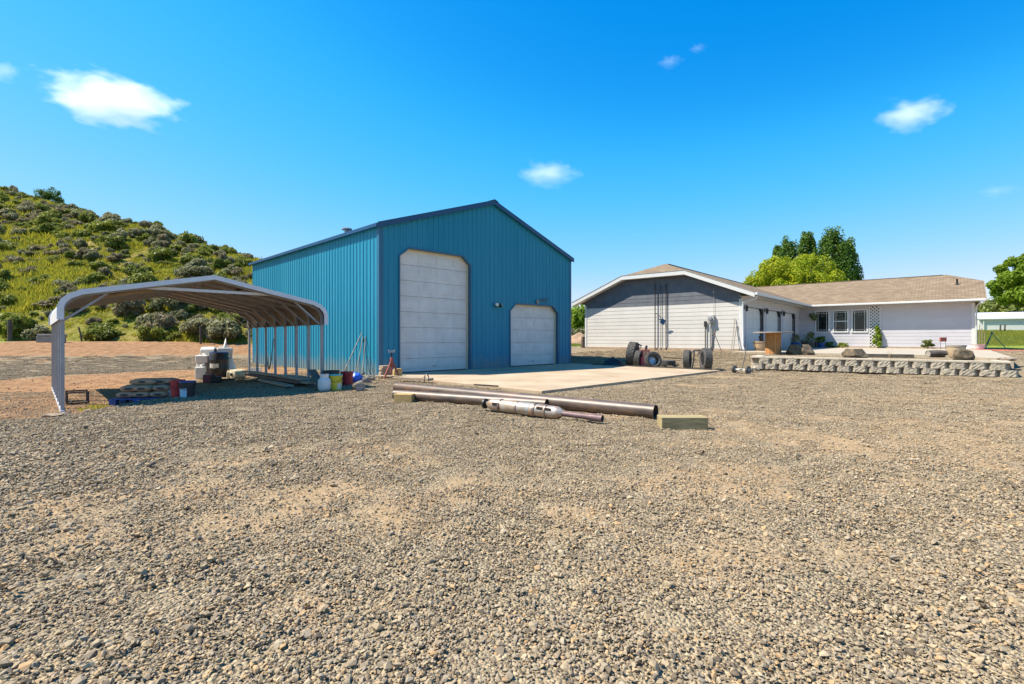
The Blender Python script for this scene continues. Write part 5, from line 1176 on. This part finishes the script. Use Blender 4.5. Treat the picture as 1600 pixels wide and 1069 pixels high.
def jug(label, loc, rz, w=.24, d=.22, h=.36, rot=(0,0,0), mt='whitepl'):
    t = thing('plastic_jug', label, 'jug', loc, rz); t.rotation_euler = (rot[0], rot[1], rz)
    mb = MB(); mb.box(-w/2, w/2, -d/2, d/2, 0, h*.82); mb.build('body', M[mt], t, bevel=.035)
    mb = MB(); mb.lathe([(.05,h*.8),(.045,h*.92),(.035,h*.93),(.035,h)], 12, TR((w*.2,0,0))); mb.build('neck', M[mt], t, 40)
    mb = MB(); mb.tube([(-w*.35,0,h*.8),(-w*.3,0,h*.93),(w*.05,0,h*.93),(w*.12,0,h*.88)], .018, 8); mb.build('handle', M[mt], t, 60); return t
jug('tall white jug at the front of the white pile by the drum', at(313.5, 15.9), .3, .27, .25, .48)
jug('white jug behind the tallest one in the pile', at(318, 16.6), -.2, .33, .3, .55)
jug('white square jug on top of the white pile', at(318, 16.6, .46), .1, .4, .3, .32)
jug('white jug on the ground hidden half behind the drum', at(326, 16.9), .1, .3, .28, .46)
t = thing('white_roll', 'white plastic barrel lying on its side atop the pile', 'barrel', at(326, 17.0, .84), R(12)); t.rotation_euler = (0, R(90), R(12))
mb = MB(); mb.lathe([(.12,-.22),(.15,-.2),(.155,0),(.15,.2),(.12,.22)], 20); mb.build('body', M['whitepl'], t, 40); mb = MB(); mb.lathe([(.11,.2),(.112,.225),(.02,.23)], 20); mb.build('cap', M['black'], t, 40)
mound(.85, .6, .95, 'white_sack', 'crumpled white sack heaped behind the drum', 'sack', wx(352, 17.3), 17.3, M['whitepl'], 20, .7)
jug('white sack-like jug slumped on top behind the drum', at(351, 17.25, .66), .6, .48, .3, .34)
gc = thing('fuel_can', 'maroon fuel can in front of the drum', 'fuel can', at(326, 14.9), R(15))
mb = MB(); mb.box(-.14,.14,-.09,.09,0,.26); mb.build('body', M['maroon'], gc, bevel=.025); mb = MB(); mb.tube([(-.1,0,.25),(-.09,0,.31),(.06,0,.31),(.08,0,.25)], .012, 8); mb.build('handle', M['black'], gc, 60)
mb = MB(); mb.tube([(.1,0,.24),(.15,0,.33),(.18,0,.4)], [.02,.016,.01], 8); mb.build('spout', M['black'], gc, 60)
cs_ = thing('chain_saw', 'dark chainsaw standing beside the maroon fuel can', 'chainsaw', at(338, 14.95), R(20))
mb = MB(); mb.box(-.16,.14,-.09,.09,.02,.2); mb.build('engine', M['black'], cs_, bevel=.03); mb = MB(); mb.box(.14,.5,-.006,.006,.06,.13); mb.build('guide_bar', M['darkmetal'], cs_)
mb = MB(); mb.tube([(-.05,-.1,.1),(-.05,-.1,.26),(-.05,.1,.26),(-.05,.1,.1)], .014, 8); mb.tube([(-.16,0,.18),(-.3,0,.16),(-.3,0,.06),(-.16,0,.05)], .018, 8); mb.build('handle', M['black'], cs_, 60)
wt = thing('water_jug', 'cream round-ended jug lying beside the drum', 'jug', at(372, 16.1, .16), R(-60)); wt.rotation_euler = (R(90), 0, R(-25))
mb = MB(); mb.lathe([(.05,-.22),(.14,-.2),(.16,-.12),(.152,0),(.16,.12),(.14,.2),(.06,.22)], 22); mb.build('body', M['creampl'], wt, 50); mb = MB(); mb.lathe([(.05,.2),(.05,.26),(.02,.27)], 14); mb.build('cap', M['black'], wt, 40)
jug('small cream jug left of the round cream jug', at(360, 16.1), .4, .2, .18, .3, mt='creampl')
wc = thing('white_crate', 'small white slatted crate by the rearmost carport leg', 'crate', at(398.5, 17.6), R(44))
for k in range(3):
    for s in (-1, 1):
        mb = MB(); mb.box(-.17,.17,s*.13-.008,s*.13+.008,.01+k*.075,.06+k*.075); mb.build('slat', M['whitepl'], wc); mb = MB(); mb.box(s*.18-.008,s*.18+.008,-.14,.14,.01+k*.075,.06+k*.075); mb.build('slat', M['whitepl'], wc)
mb = MB(); mb.box(-.17,.17,-.13,.13,0,.012); mb.build('crate_floor', M['whitepl'], wc)
# clutter by the workshop wall
bb = thing('blue_bundle', 'blue plastic bundle on the ground by the red bucket', 'bundle', at(556, 13.75), .3)
bm = bmesh.new(); bmesh.ops.create_icosphere(bm, subdivisions=3, radius=1)
for v in bm.verts: v.co = Vector((v.co.x*.17, v.co.y*.15, v.co.z*.15+.13))*(1+.22*noise.noise(v.co*2.3))
me = bpy.data.meshes.new('bundle'); bm.to_mesh(me); bm.free(); me.shade_smooth(); me.materials.append(M['bluepl']); link_mesh('bundle', me, bb)
rp_ = thing('rope_heap', 'tangle of grey rope and rags against the workshop wall', 'rope', at(571, 14.35))
mb = MB(); pts = [(rng.uniform(-.3,.3)*(1-.2*(k % 2)), rng.uniform(-.13,.13), .03+.13*rng.uniform()) for k in range(46)]
cv = [Vector(pts[k]).lerp(Vector(pts[k+1]), j/3) for k in range(45) for j in range(3)]; mb.tube(cv, .018, 6); mb.build('rope_strand', M['rope'], rp_, 60)
mound(.7, .34, .14, 'dark_rags', 'flat pile of dark rags in front of the rope tangle', 'rags', wx(566, 13.7), 13.7, M['tarp'], 16, .9)
lg = thing('split_log', 'short split log lying in the sun past the carport shadow', 'log', at(561, 11.75), R(30))
mb = MB(); pts = [(.13*math.cos(a)*(1+.12*math.sin(3*a)), .1*math.sin(a)*(1+.1*math.cos(2*a))+.1) for a in np.linspace(0, 2*math.pi, 13)[:-1]]; mb.prism([(x, -.1, z) for x, z in pts], (0, .24, 0)); mb.build('log_body', M['bark'], lg)
mb = MB(); mb.prism([(x*.9, -.104, .1+(z-.1)*.9) for x, z in pts], (0, .003, 0)); mb.build('cut_face', M['greywood'], lg)
def tool(label, base, top, head, name='shovel'):
    base, top = Vector(base), Vector(top); t = thing(name, label, 'tool', base); d = top-base
    mb = MB(); mb.tube([d*.14, d*.6, d], .017, 8); mb.build('handle', M['greywood'], t, 60)
    z = d.normalized(); x = z.cross(Vector((.7,.7,0))).normalized(); y = x.cross(z)
    mb = MB(); hw = .1 if head == 'shovel' else .17
    if head == 'shovel': q = [z*0-x*0, x*hw*.9+z*.09, x*hw+z*.26, -x*hw+z*.26, -x*hw*.9+z*.09]
    else: q = [x*hw+z*.03, x*hw+z*.1, -x*hw+z*.1, -x*hw+z*.03]
    mb.prism([p-y*.006 for p in q], y*.012); mb.build('blade', M['darkmetal'], t); return t
b0 = BARN.w(-.62, .75); w0 = BARN.w(-.03, 1.1, 1.42)
tool('long-handled shovel leaning on the workshop wall', (b0[0]-.25, b0[1]-.1, gzf(b0[0], b0[1])), w0, 'shovel')
b1 = BARN.w(-.5, .62); w1 = BARN.w(-.03, 1.02, 1.28); tool('hoe leaning on the workshop wall beside the shovel', (b1[0], b1[1], gzf(b1[0], b1[1])), w1, 'hoe', 'hoe')
b2_ = BARN.w(-.36, .45); w2 = BARN.w(-.03, .84, 1.3); tool('thin rod leaning on the workshop wall nearest its corner', (b2_[0], b2_[1], gzf(b2_[0], b2_[1])), w2, 'hoe', 'rake')
# flat rocks by the outer leg
for i, (px, yd, w, lab) in enumerate(((80, 8.85, .3, 'flat tan rock before the outer carport leg, left one'), (101, 9.0, .3, 'flat tan rock before the outer carport leg, right one'), (190, 9.35, .14, 'small pale rock at the edge of the carport shadow'), (138, 857/90, .12, 'small dark stone near the outer carport leg'))):
    v, f = stone_shape(16, .32, 1.5); mb = MB(); mb.add([Vector(p)*w*.5 for p in v], f); o = mb.build('flat_rock', M['rockflat'], None); o.location = at(px, yd, .03); o.rotation_euler = (.1, -.12, random.uniform(-.4, .4)); tag(o, lab, 'rock')
for i, (px, yd, w, lab) in enumerate(((150, 10.15, .16, 'yellow green weed tuft beside the black steel frame'), (145, 9.75, .2, 'yellow green weed tuft in front of the black steel frame'), (165, 9.6, .12, 'tiny weed tuft at the edge of the carport dirt'))):
    o = link_mesh('weed_tuft', gpt[i], None, at(px, yd, 0), (0, 0, i), (w*2, w*2, w*1.5)); tag(o, lab, 'weed')
# ---------------------------------------------------------------- things on and by the house
gl = lambda u, o, z: HOUSE.w(u, -o, z)
mst = thing('antenna_mast', 'dark antenna mast with bent arm and plate on the gable wall', 'mast', HOUSE.w(-4.33, -.12, 0), HOUSE.a)
mb = MB(); mb.tube([(0,0,.0),(0,0,3.55)], .028, 8); mb.build('pole', M['darkmetal'], mst, 60)
mb = MB(); mb.tube([(0,-.02,1.92),(.16,-.05,1.93),(.3,-.1,1.82),(.42,-.14,1.62)], .018, 8); mb.build('arm', M['darkmetal'], mst, 60)
mb = MB(); mb.add([TR((.5,-.16,1.5), .2, .3, R(35)) @ Vector(p) for p in ((-.12,0,-.14),(.12,0,-.14),(.12,0,.14),(-.12,0,.14),(-.12,.02,-.14),(.12,.02,-.14),(.12,.02,.14),(-.12,.02,.14))], [(0,1,2,3),(7,6,5,4),(0,4,5,1),(1,5,6,2),(2,6,7,3),(3,7,4,0)]); mb.build('plate', M['navy'], mst)
for u, r, lab in ((-4.03, .014, 'thin middle tube of three on the gable wall'), (-3.74, .026, 'dark tube on the gable wall, nearest the garage corner')):
    mb = MB(); mb.tube([(0,0,.0),(0,0,1.8),(0,0,3.5)], r, 8); o = mb.build('wall_conduit', M['darkmetal'], None, 60); o.location = HOUSE.w(u, -.07, 0); tag(o, lab, 'conduit')  # plain dark upright tubes beside the mast
def gu(px): r = (px-800)/FPX; o = HOUSE.o; return (r*o[1]-o[0])/(HOUSE.c-r*HOUSE.s)
em = thing('electric_meter', 'grey electric meter box with conduit on the gable wall', 'meter', HOUSE.w(gu(1112), -.03, 0), HOUSE.a)
mb = MB(); mb.box(-.16,.16,-.13,0,1.38,1.78); mb.build('box', M['meter'], em, bevel=.01); mb = MB(); mb.lathe([(.1,0),(.1,.06),(.085,.1),(.02,.11)], 18, TR((.0,-.13,1.6), 0, R(90))); mb.build('dial', M['galv'], em, 40)
mb = MB(); mb.tube([(-.03,-.07,1.38),(-.03,-.07,.8),(-.03,-.07,-.05)], .045, 10); mb.build('conduit', M['meter'], em, 60); mb = MB(); mb.tube([(.12,-.03,1.78),(.12,-.03,2.9)], .008, 6); mb.lathe([(.03,2.86),(.045,2.9),(.03,2.97)], 8, TR((.12,-.05,0))); mb.build('service_wire', M['meter'], em, 60)
mb = MB(); mb.box(-.05,.05,-.1,0,1.2,1.48); mb.tube([(0,-.05,1.2),(0,-.05,.1)], .025, 8); o = mb.build('cable_riser', M['darkmetal'], None, 60); o.location = HOUSE.w(gu(1103), -.03, 0); o.rotation_euler = (0,0,HOUSE.a); tag(o, 'narrow dark cable box and riser left of the electric meter', 'conduit')
tp = thing('sprinkler_tripod', 'thin dark tripod with a sprinkler head by the gable wall', 'tripod', HOUSE.w(gu(1121)+.1, -.62, -.06), HOUSE.a)
for k in range(3): a = R(30+120*k); mb = MB(); mb.tube([(0,0,.85),(.32*math.cos(a), .32*math.sin(a), 0)], .014, 6); mb.build('leg', M['darkmetal'], tp, 60)
mb = MB(); mb.tube([(0,0,.82),(0,0,1.0),(.03,0,1.12)], [.025,.035,.05], 8); mb.tube([(0,0,.98),(-.1,0,.86),(-.14,0,.8)], .03, 8); mb.build('sprinkler_head', M['rust'], tp, 60)
for i, u in enumerate((-.34, -.25)):
    mb = MB(); mb.tube([(0,-.45,.0),(.02,-.2,.8),(.05,-.06,1.62-i*.3)], .02, 6); o = mb.build('leaning_pole', M['greywood'], None, 60); o.location = HOUSE.w(u, 0, -.03); o.rotation_euler = (0,0,HOUSE.a); tag(o, ('taller grey pole leaning beside the garage downspout', 'shorter grey pole leaning beside the garage downspout')[i], 'pole')
# two-wheeled dolly
x, y = wx(1158, 17.35), 17.35; dz_ = tz(x, y); dl = thing('trailer_dolly', 'two-wheeled trailer dolly with long raised handle', 'dolly', (x, y, dz_), R(-58))
for s in (-1, 1):
    mb = MB(); Mx = TR((s*.26, 0, .135), 0, 0, R(90)); mb.lathe([(.06,-.035),(.11,-.045),(.132,-.03),(.135,0),(.132,.03),(.11,.045),(.06,.035)], 22, Mx); w_ = mb.build('wheel', M['rubber'], dl, 40)
    mb = MB(); mb.lathe([(.02,-.05),(.062,-.04),(.062,.04),(.02,.05)], 14, Mx); mb.build('hub', M['galv'], w_, 40)
mb = MB(); mb.bar((-.25,0,.135),(.25,0,.135),.05,.05); mb.box(-.06,.06,-.2,.05,.12,.17); mb.build('axle', M['paper'], dl)
mb = MB(); mb.tube([(.02,.02,.15),(-.06,.3,.55),(-.15,.58,1.02)], .017, 8); mb.build('handle', M['darkmetal'], dl, 60)
for i, (px, yd) in enumerate(((1172, 17.9), (1181, 18.3))):
    v, f = stone_shape(14, .8, 1.2); mb = MB(); mb.add([Vector(p)*.14 for p in v], f); o = mb.build('broken_block', M['block'], None); o.location = gpos(px, yd, .09); tag(o, ('broken pale block beside the dolly wheel', 'broken pale block at the left end of the retaining wall')[i], 'block')
# cable spool table
TT = WTOP-.02
def onter(px, y, z=None): return (wx(px, y), y, TT if z is None else z)
sp_ = thing('spool_table', 'wooden cable spool used as a table with round grey top', 'table', onter(1208, 20.6), .2)
mb = MB(); mb.lathe([(.74,.90),(.75,.905),(.75,.945),(.74,.95)], 36); mb.build('top', M['greywood'], sp_, 30)
for k in range(14):
    a = 2*math.pi*k/14; mb = MB(); mb.box(-.064, .064, .275, .30, .03, .90, TR((0,0,0), a)); mb.build('stave', M['spool'], sp_)
mb = MB(); mb.lathe([(.29,0),(.30,.004),(.30,.03),(.2,.032)], 28); mb.build('base', M['greywood'], sp_, 30)
hb = thing('half_barrel', 'half barrel planter before the first garage door', 'planter', (*HOUSE.w(.75, .55)[:2], HOUSE.o[2]+.03), .2)
mb = MB(); mb.lathe([(.29,0),(.33,.1),(.37,.3),(.385,.46),(.36,.46),(.35,.36)], 26); mb.build('staves', M['barrelwood'], hb, 40)
for z, r in ((.1,.335),(.36,.382)): mb = MB(); mb.lathe([(r,z),(r+.006,z),(r+.008,z+.04),(r,z+.04)], 26, caps=False); mb.build('hoop', M['rust'], hb, 40)
mb = MB(); mb.lathe([(.36,.40),(.02,.42)], 20, caps=True); mb.build('soil', M['dirtmound'], hb)
fg_ = thing('cast_figure', 'small black cast lantern standing on the half barrel', 'lantern', (*HOUSE.w(.70, .5)[:2], HOUSE.o[2]+.45)); mb = MB(); mb.lathe([(.075,0),(.08,.03),(.04,.06),(.05,.14),(.07,.18),(.075,.28),(.03,.33),(.02,.4)], 12); mb.build('body', M['black'], fg_, 40); mb = MB(); mb.tube([(-.04,0,.36),(-.05,0,.43),(0,0,.46),(.05,0,.43),(.04,0,.36)], .01, 6); mb.build('ring', M['black'], fg_, 60)
def boulder(label, px, y, w, d, h, z=None, rz=0, seed=0):
    r_ = np.random.default_rng(100+seed); bm = bmesh.new(); bmesh.ops.create_icosphere(bm, subdivisions=4, radius=1)
    pl = r_.normal(size=(9, 3)); pl /= np.linalg.norm(pl, axis=1)[:, None]; cut = r_.uniform(.55, .85, 9)
    for v in bm.verts:
        p = np.array(v.co)
        for n_, c in zip(pl, cut):
            dd = p.dot(n_)-c
            if dd > 0: p = p-n_*dd
        p[2] = min(p[2], .72); p = p*(1+.10*noise.noise(Vector(p*2.3+seed))+.05*noise.noise(Vector(p*7+seed))); v.co = Vector((p[0]*w*.62, p[1]*d*.62, (p[2]+.55)*h/1.27))
    me = bpy.data.meshes.new('boulder'); bm.to_mesh(me); bm.free(); me.shade_smooth(); me.set_sharp_from_angle(angle=R(24)); me.materials.append(M['boulder'])
    o = link_mesh('boulder', me, None, (wx(px, y), y, (TT if z is None else z)-.05), (0, 0, rz)); tag(o, label, 'boulder'); return o
boulder('large brown flat-topped boulder right of the spool table', 1249, 20.2, 1.02, .7, .47, None, -.2, 1)
boulder('medium tan boulder on the terrace above the wall middle', 1336, 17.35, .70, .5, .36, None, .1, 2)
boulder('dark pointed boulder under the tan pot', 1504, 15.75, .58, .42, .36, None, .3, 4)
lay('old_log', 'thin dark log lying on the terrace gravel', 'log', 'logdark', (wx(1352, 17.9), 17.9, 0), (wx(1428, 17.2), 17.2, 0), .12, .12, TT)
lw = thing('old_log', 'thick dark log beside the tan pot', 'log', (wx(1450, 17.6), 17.6, TT+.12), R(-4)); mb = MB(); mb.tube([(0,0,0),(.3,.01,.01),(.6,0,0),(.86,0,.0)], [.13,.14,.135,.14], 14); mb.build('log_body', M['logdark'], lw, 50); mb = MB(); mb.tube([(-.004,0,0),(0,0,0)], .115, 14); mb.build('cut_face', M['greywood'], lw)
pt = thing('clay_pot', 'tan glazed pot with dark rim on the patio edge', 'pot', (wx(1494, 17.0), 17.0, TT+.02)); mb = MB(); mb.lathe([(.17,0),(.2,.05),(.255,.3),(.262,.36)], 26); mb.build('body', M['clay'], pt, 50); mb = MB(); mb.lathe([(.262,.36),(.275,.37),(.275,.43),(.25,.43),(.24,.38)], 26); mb.build('rim', M['greywood'], pt, 50)
t = thing('weed_stalk', 'dry weed stalk growing by the thin log', 'weed', (wx(1390, 17.4), 17.4, TT-.02)); mb = MB()
for k in range(5): a = k*1.3; mb.tube([(0,0,0),(.03*math.cos(a),.03*math.sin(a),.12),(.09*math.cos(a),.09*math.sin(a),.2+.03*k)], [.006,.005,.003], 5)
mb.build('stalks', M['barrelwood'], t)
for i, (px, yd, w) in enumerate(((1575, 15.0, .16), (1582, 15.3, .13), (1565, 15.2, .12))):
    v, f = stone_shape(14, .5, 1.4); mb = MB(); mb.add([Vector(p)*w for p in v], f); o = mb.build('loose_rock', M['rockflat'], None); o.location = (wx(px, yd), yd, WTOP+.03); tag(o, ('pale loose rock on the wall end, largest of three', 'dark loose rock on the wall end, outermost of three', 'small loose rock on the wall end, innermost of three')[i], 'rock')
# plants against the wing wall
def onpatio(u, v, z=.035): p = HOUSE.w(u, v); return (p[0], p[1], HOUSE.o[2]+z)
def plant(name, label, u, v, w, h, mname, n=10, per=60, size=.09, cat='plant', upright=.6):
    t = thing(name, label, cat, onpatio(u, v)); mb = MB(); lob = []
    for k in range(n): a, r = rng.uniform(0, 6.28), math.sqrt(rng.uniform())*.42*w; hh = rng.uniform(.15, .9)*h; q = 1-.6*hh/h; lob.append(((r*math.cos(a)*q, r*math.sin(a)*q*.6, hh), (w*.16, w*.14, h*.14)))
    leaves(mb, lob, per, size, upright, .3); mb.build('foliage', M[mname], t, recalc=False); mb = MB(); [limb(mb, (0,0,0), c, .012, .004, 5) for c, _ in lob[:5]]; mb.build('stems', M['bark'], t, 60); return t
plant('climbing_plant', 'light green climbing plant growing up the white lattice', su(1372), GLEN-.22, .62, 1.35, 'leafmaple', 16, 45, .085)
plant('round_bush', 'small round olive bush against the wing wall', su(1450), GLEN-.45, .72, .55, 'leafbush', 14, 60, .07)
plant('low_hedge', 'low bright green shrub under the second window in the sun', su(1318), GLEN-.45, .95, .32, 'grassgreen', 16, 70, .06)
plant('low_hedge', 'low dark green shrub in the shade under the first window', su(1297), GLEN-.6, .9, .36, 'leafpoplar', 14, 70, .07)
rs = thing('yard_sign', 'small rust red metal box on two thin stakes', 'yard sign', onpatio(su(1482)-.2, GLEN-2.6)); mb = MB(); mb.box(-.16,.16,-.04,.04,.42,.64); mb.build('panel', M['redpaint'], rs, bevel=.01)
for s in (-1, 1): mb = MB(); mb.tube([(s*.13,0,-.02),(s*.13,0,.43)], .008, 6); mb.build('stake', M['darkmetal'], rs, 60)
def pot(label, u, v, r, h, mt, leaf=None, name='flower_pot'):
    t = thing(name, label, 'pot', onpatio(u, v)); mb = MB(); mb.lathe([(r*.7,0),(r*.75,.02),(r*.98,h*.85),(r*1.06,h*.87),(r*1.06,h),(r*.93,h),(r*.9,h*.88)], 20); mb.build('body', M[mt], t, 40)
    if leaf: mb = MB(); leaves(mb, [((0,0,h+r*.6),(r*1.1,r*1.1,r*.9)), ((r*.4,0,h+r*1.3),(r*.6,r*.6,r*.6))], 120, .07, .4, .2); mb.build('foliage', M[leaf], t, recalc=False)
pot('dark planter pot nearest the third garage door', .55, 8.2, .26, .34, 'bluewood', 'sage'); pot('wide dark tub in the entry shade', .9, 9.9, .34, .36, 'logdark', 'leafbush'); pot('blue grey pot left of the first window', 1.35, 11.1, .24, .3, 'bluewood', 'leafpoplar'); pot('tall dark pot with upright plant beneath the first window', su(1281), GLEN-.7, .18, .34, 'black', 'leafpoplar')
bn = thing('wooden_bench', 'wooden bench standing in the shaded entry', 'bench', onpatio(.75, GLEN-1.0), HOUSE.a); 
for k in range(3): mb = MB(); mb.box(-.5,.5,-.2+k*.135,-.09+k*.135,.42,.45); mb.build('seat_slat', M['spool'], bn)
for sx in (-.42,.42):
    for sy in (-.15,.15): mb = MB(); mb.box(sx-.03,sx+.03,sy-.03,sy+.03,0,.42); mb.build('leg', M['lumberdark'], bn)
hg_ = thing('hanging_basket', 'dark hanging flower basket under the eave by the first window', 'hanging basket', HOUSE.w(su(1272), GLEN-.34, 1.95)); mb = MB(); mb.lathe([(.05,-.05),(.14,0),(.18,.12),(.16,.12)], 16); mb.build('basket', M['logdark'], hg_, 40); mb = MB(); leaves(mb, [((0,0,.16),(.24,.24,.16)),((.08,0,-.02),(.2,.18,.2))], 120, .06); mb.build('foliage', M['leafpoplar'], hg_, recalc=False); mb = MB(); mb.tube([(0,0,.1),(0,0,.59)], .005, 5); mb.build('hook', M['darkmetal'], hg_)
# right end of the house
wt_ = thing('white_tub', 'white plastic tub at the far corner of the house', 'tub', onpatio(WLEN+.15, GLEN-.75, -.0)); mb = MB(); mb.lathe([(.2,0),(.22,.03),(.27,.28),(.3,.3),(.28,.3),(.25,.25)], 20); mb.build('body', M['whitepl'], wt_, 40)
v, f = stone_shape(14, .7, 1.1); mb = MB(); mb.add([Vector(p)*.17 for p in v], f); o = mb.build('white_rock', M['whitepl'], None); o.location = onpatio(WLEN-.25, GLEN-.8, .08); tag(o, 'white rock beside the white tub', 'rock')
for i in range(3):
    mb = MB(); mb.bar((0,-.55-.05*i,0), (.02,-.02,1.35-.2*i), .09, .03, (1,0,0)); o = mb.build('leaning_board', M['lumberdark'], None); o.location = HOUSE.w(WLEN+.18+.1*i, GLEN-.1, .0); o.rotation_euler = (0,0,HOUSE.a); tag(o, ('tallest board leaning on the far house corner', 'middle board leaning on the far house corner', 'shortest board leaning on the far house corner')[i], 'board')
x, y = wx(1550, 29.5), 29.5; sw = thing('green_tripod', 'green metal tripod stand on the lawn edge', 'tripod', (x, y, tz(x, y)))
for k in range(3): a = R(200+120*k); mb = MB(); mb.tube([(0,0,.92),(.62*math.cos(a), .62*math.sin(a), -.02)], .022, 6); mb.build('leg', M['greenmetal'], sw, 60)
mb = MB(); mb.lathe([(.05,.88),(.06,.95),(.02,1.02)], 10); mb.build('top_joint', M['greenmetal'], sw, 40)
g = np.linspace(-1, 1, 24); A, Bm = np.meshgrid(g, g); x, y = wx(1562, 24.9), 24.9; XX, YY = x+A*1.0*np.sqrt(1-Bm*Bm/2), y+Bm*1.5*np.sqrt(1-A*A/2)
tag(grid_object('mulch_bed', XX, YY, TZ(XX, YY)+.05-.04*(A*A+Bm*Bm)/2+.015*fbm(XX, YY, 5, 1), M['mulch']), kind='structure')

# ---------------------------------------------------------------- clouds: small volumes of droplets far away
def cloudmat(dens, sc):
    m = bpy.data.materials.new('cloud droplets'); m.use_nodes = True; N, L = m.node_tree.nodes, m.node_tree.links; N.clear()
    out = N.new('ShaderNodeOutputMaterial'); pv = N.new('ShaderNodeVolumePrincipled'); pv.inputs['Color'].default_value = (1,1,1,1); pv.inputs['Anisotropy'].default_value = .1
    tc = N.new('ShaderNodeTexCoord'); nz = N.new('ShaderNodeTexNoise'); nz.inputs['Scale'].default_value = sc; nz.inputs['Detail'].default_value = 5; nz.inputs['Roughness'].default_value = .6
    # density falls to nothing towards the rim of the unit ball the cloud is built in
    L.new(tc.outputs['Object'], nz.inputs['Vector'])
    ln = N.new('ShaderNodeVectorMath'); ln.operation = 'LENGTH'; L.new(tc.outputs['Object'], ln.inputs[0])
    a = N.new('ShaderNodeMath'); a.operation = 'MULTIPLY_ADD'; L.new(nz.outputs[0], a.inputs[0]); a.inputs[1].default_value = 1.9; a.inputs[2].default_value = -.22
    b = N.new('ShaderNodeMath'); b.operation = 'SUBTRACT'; L.new(a.outputs[0], b.inputs[0]); L.new(ln.outputs['Value'], b.inputs[1])
    mr = N.new('ShaderNodeMapRange'); mr.inputs['From Min'].default_value = 0; mr.inputs['From Max'].default_value = .55; mr.inputs['To Max'].default_value = dens; L.new(b.outputs[0], mr.inputs['Value'])
    L.new(mr.outputs[0], pv.inputs['Density']); L.new(pv.outputs[0], out.inputs['Volume']); return m
def cloud(label, px, py, wpx, hpx, dens, sc, y=700.0, tilt=0.0):
    bm = bmesh.new(); bmesh.ops.create_icosphere(bm, subdivisions=3, radius=1); me = bpy.data.meshes.new('cloud'); bm.to_mesh(me); bm.free(); me.materials.append(cloudmat(dens, sc))
    s = y/FPX; o = link_mesh('cloud', me, None, (wx(px, y), y, HC+(528-py)*s), (0, R(tilt), 0), (wpx*.5*s, wpx*.28*s, hpx*.5*s)); tag(o, label, 'cloud'); return o
cloud('largest white cloud, upper left sky above the hill', 170, 155, 262, 90, .036, 2.1, tilt=7)
cloud('small white cloud above the house on the right', 1424, 178, 132, 62, .024, 1.7)
cloud('small thin cloud above the workshop peak', 855, 271, 118, 50, .02, 1.7, tilt=6)
cloud('tiny cloud at the left frame edge', 4, 111, 62, 40, .016, 1.6)
cloud('faint wisp high in the middle sky, lowest of two', 1046, 96, 50, 26, .010, 1.6)
cloud('faint wisp high in the middle sky, upper one', 1090, 75, 36, 18, .010, 1.6)
cloud('faint wisp low in the right sky', 1558, 298, 74, 26, .006, 1.6)
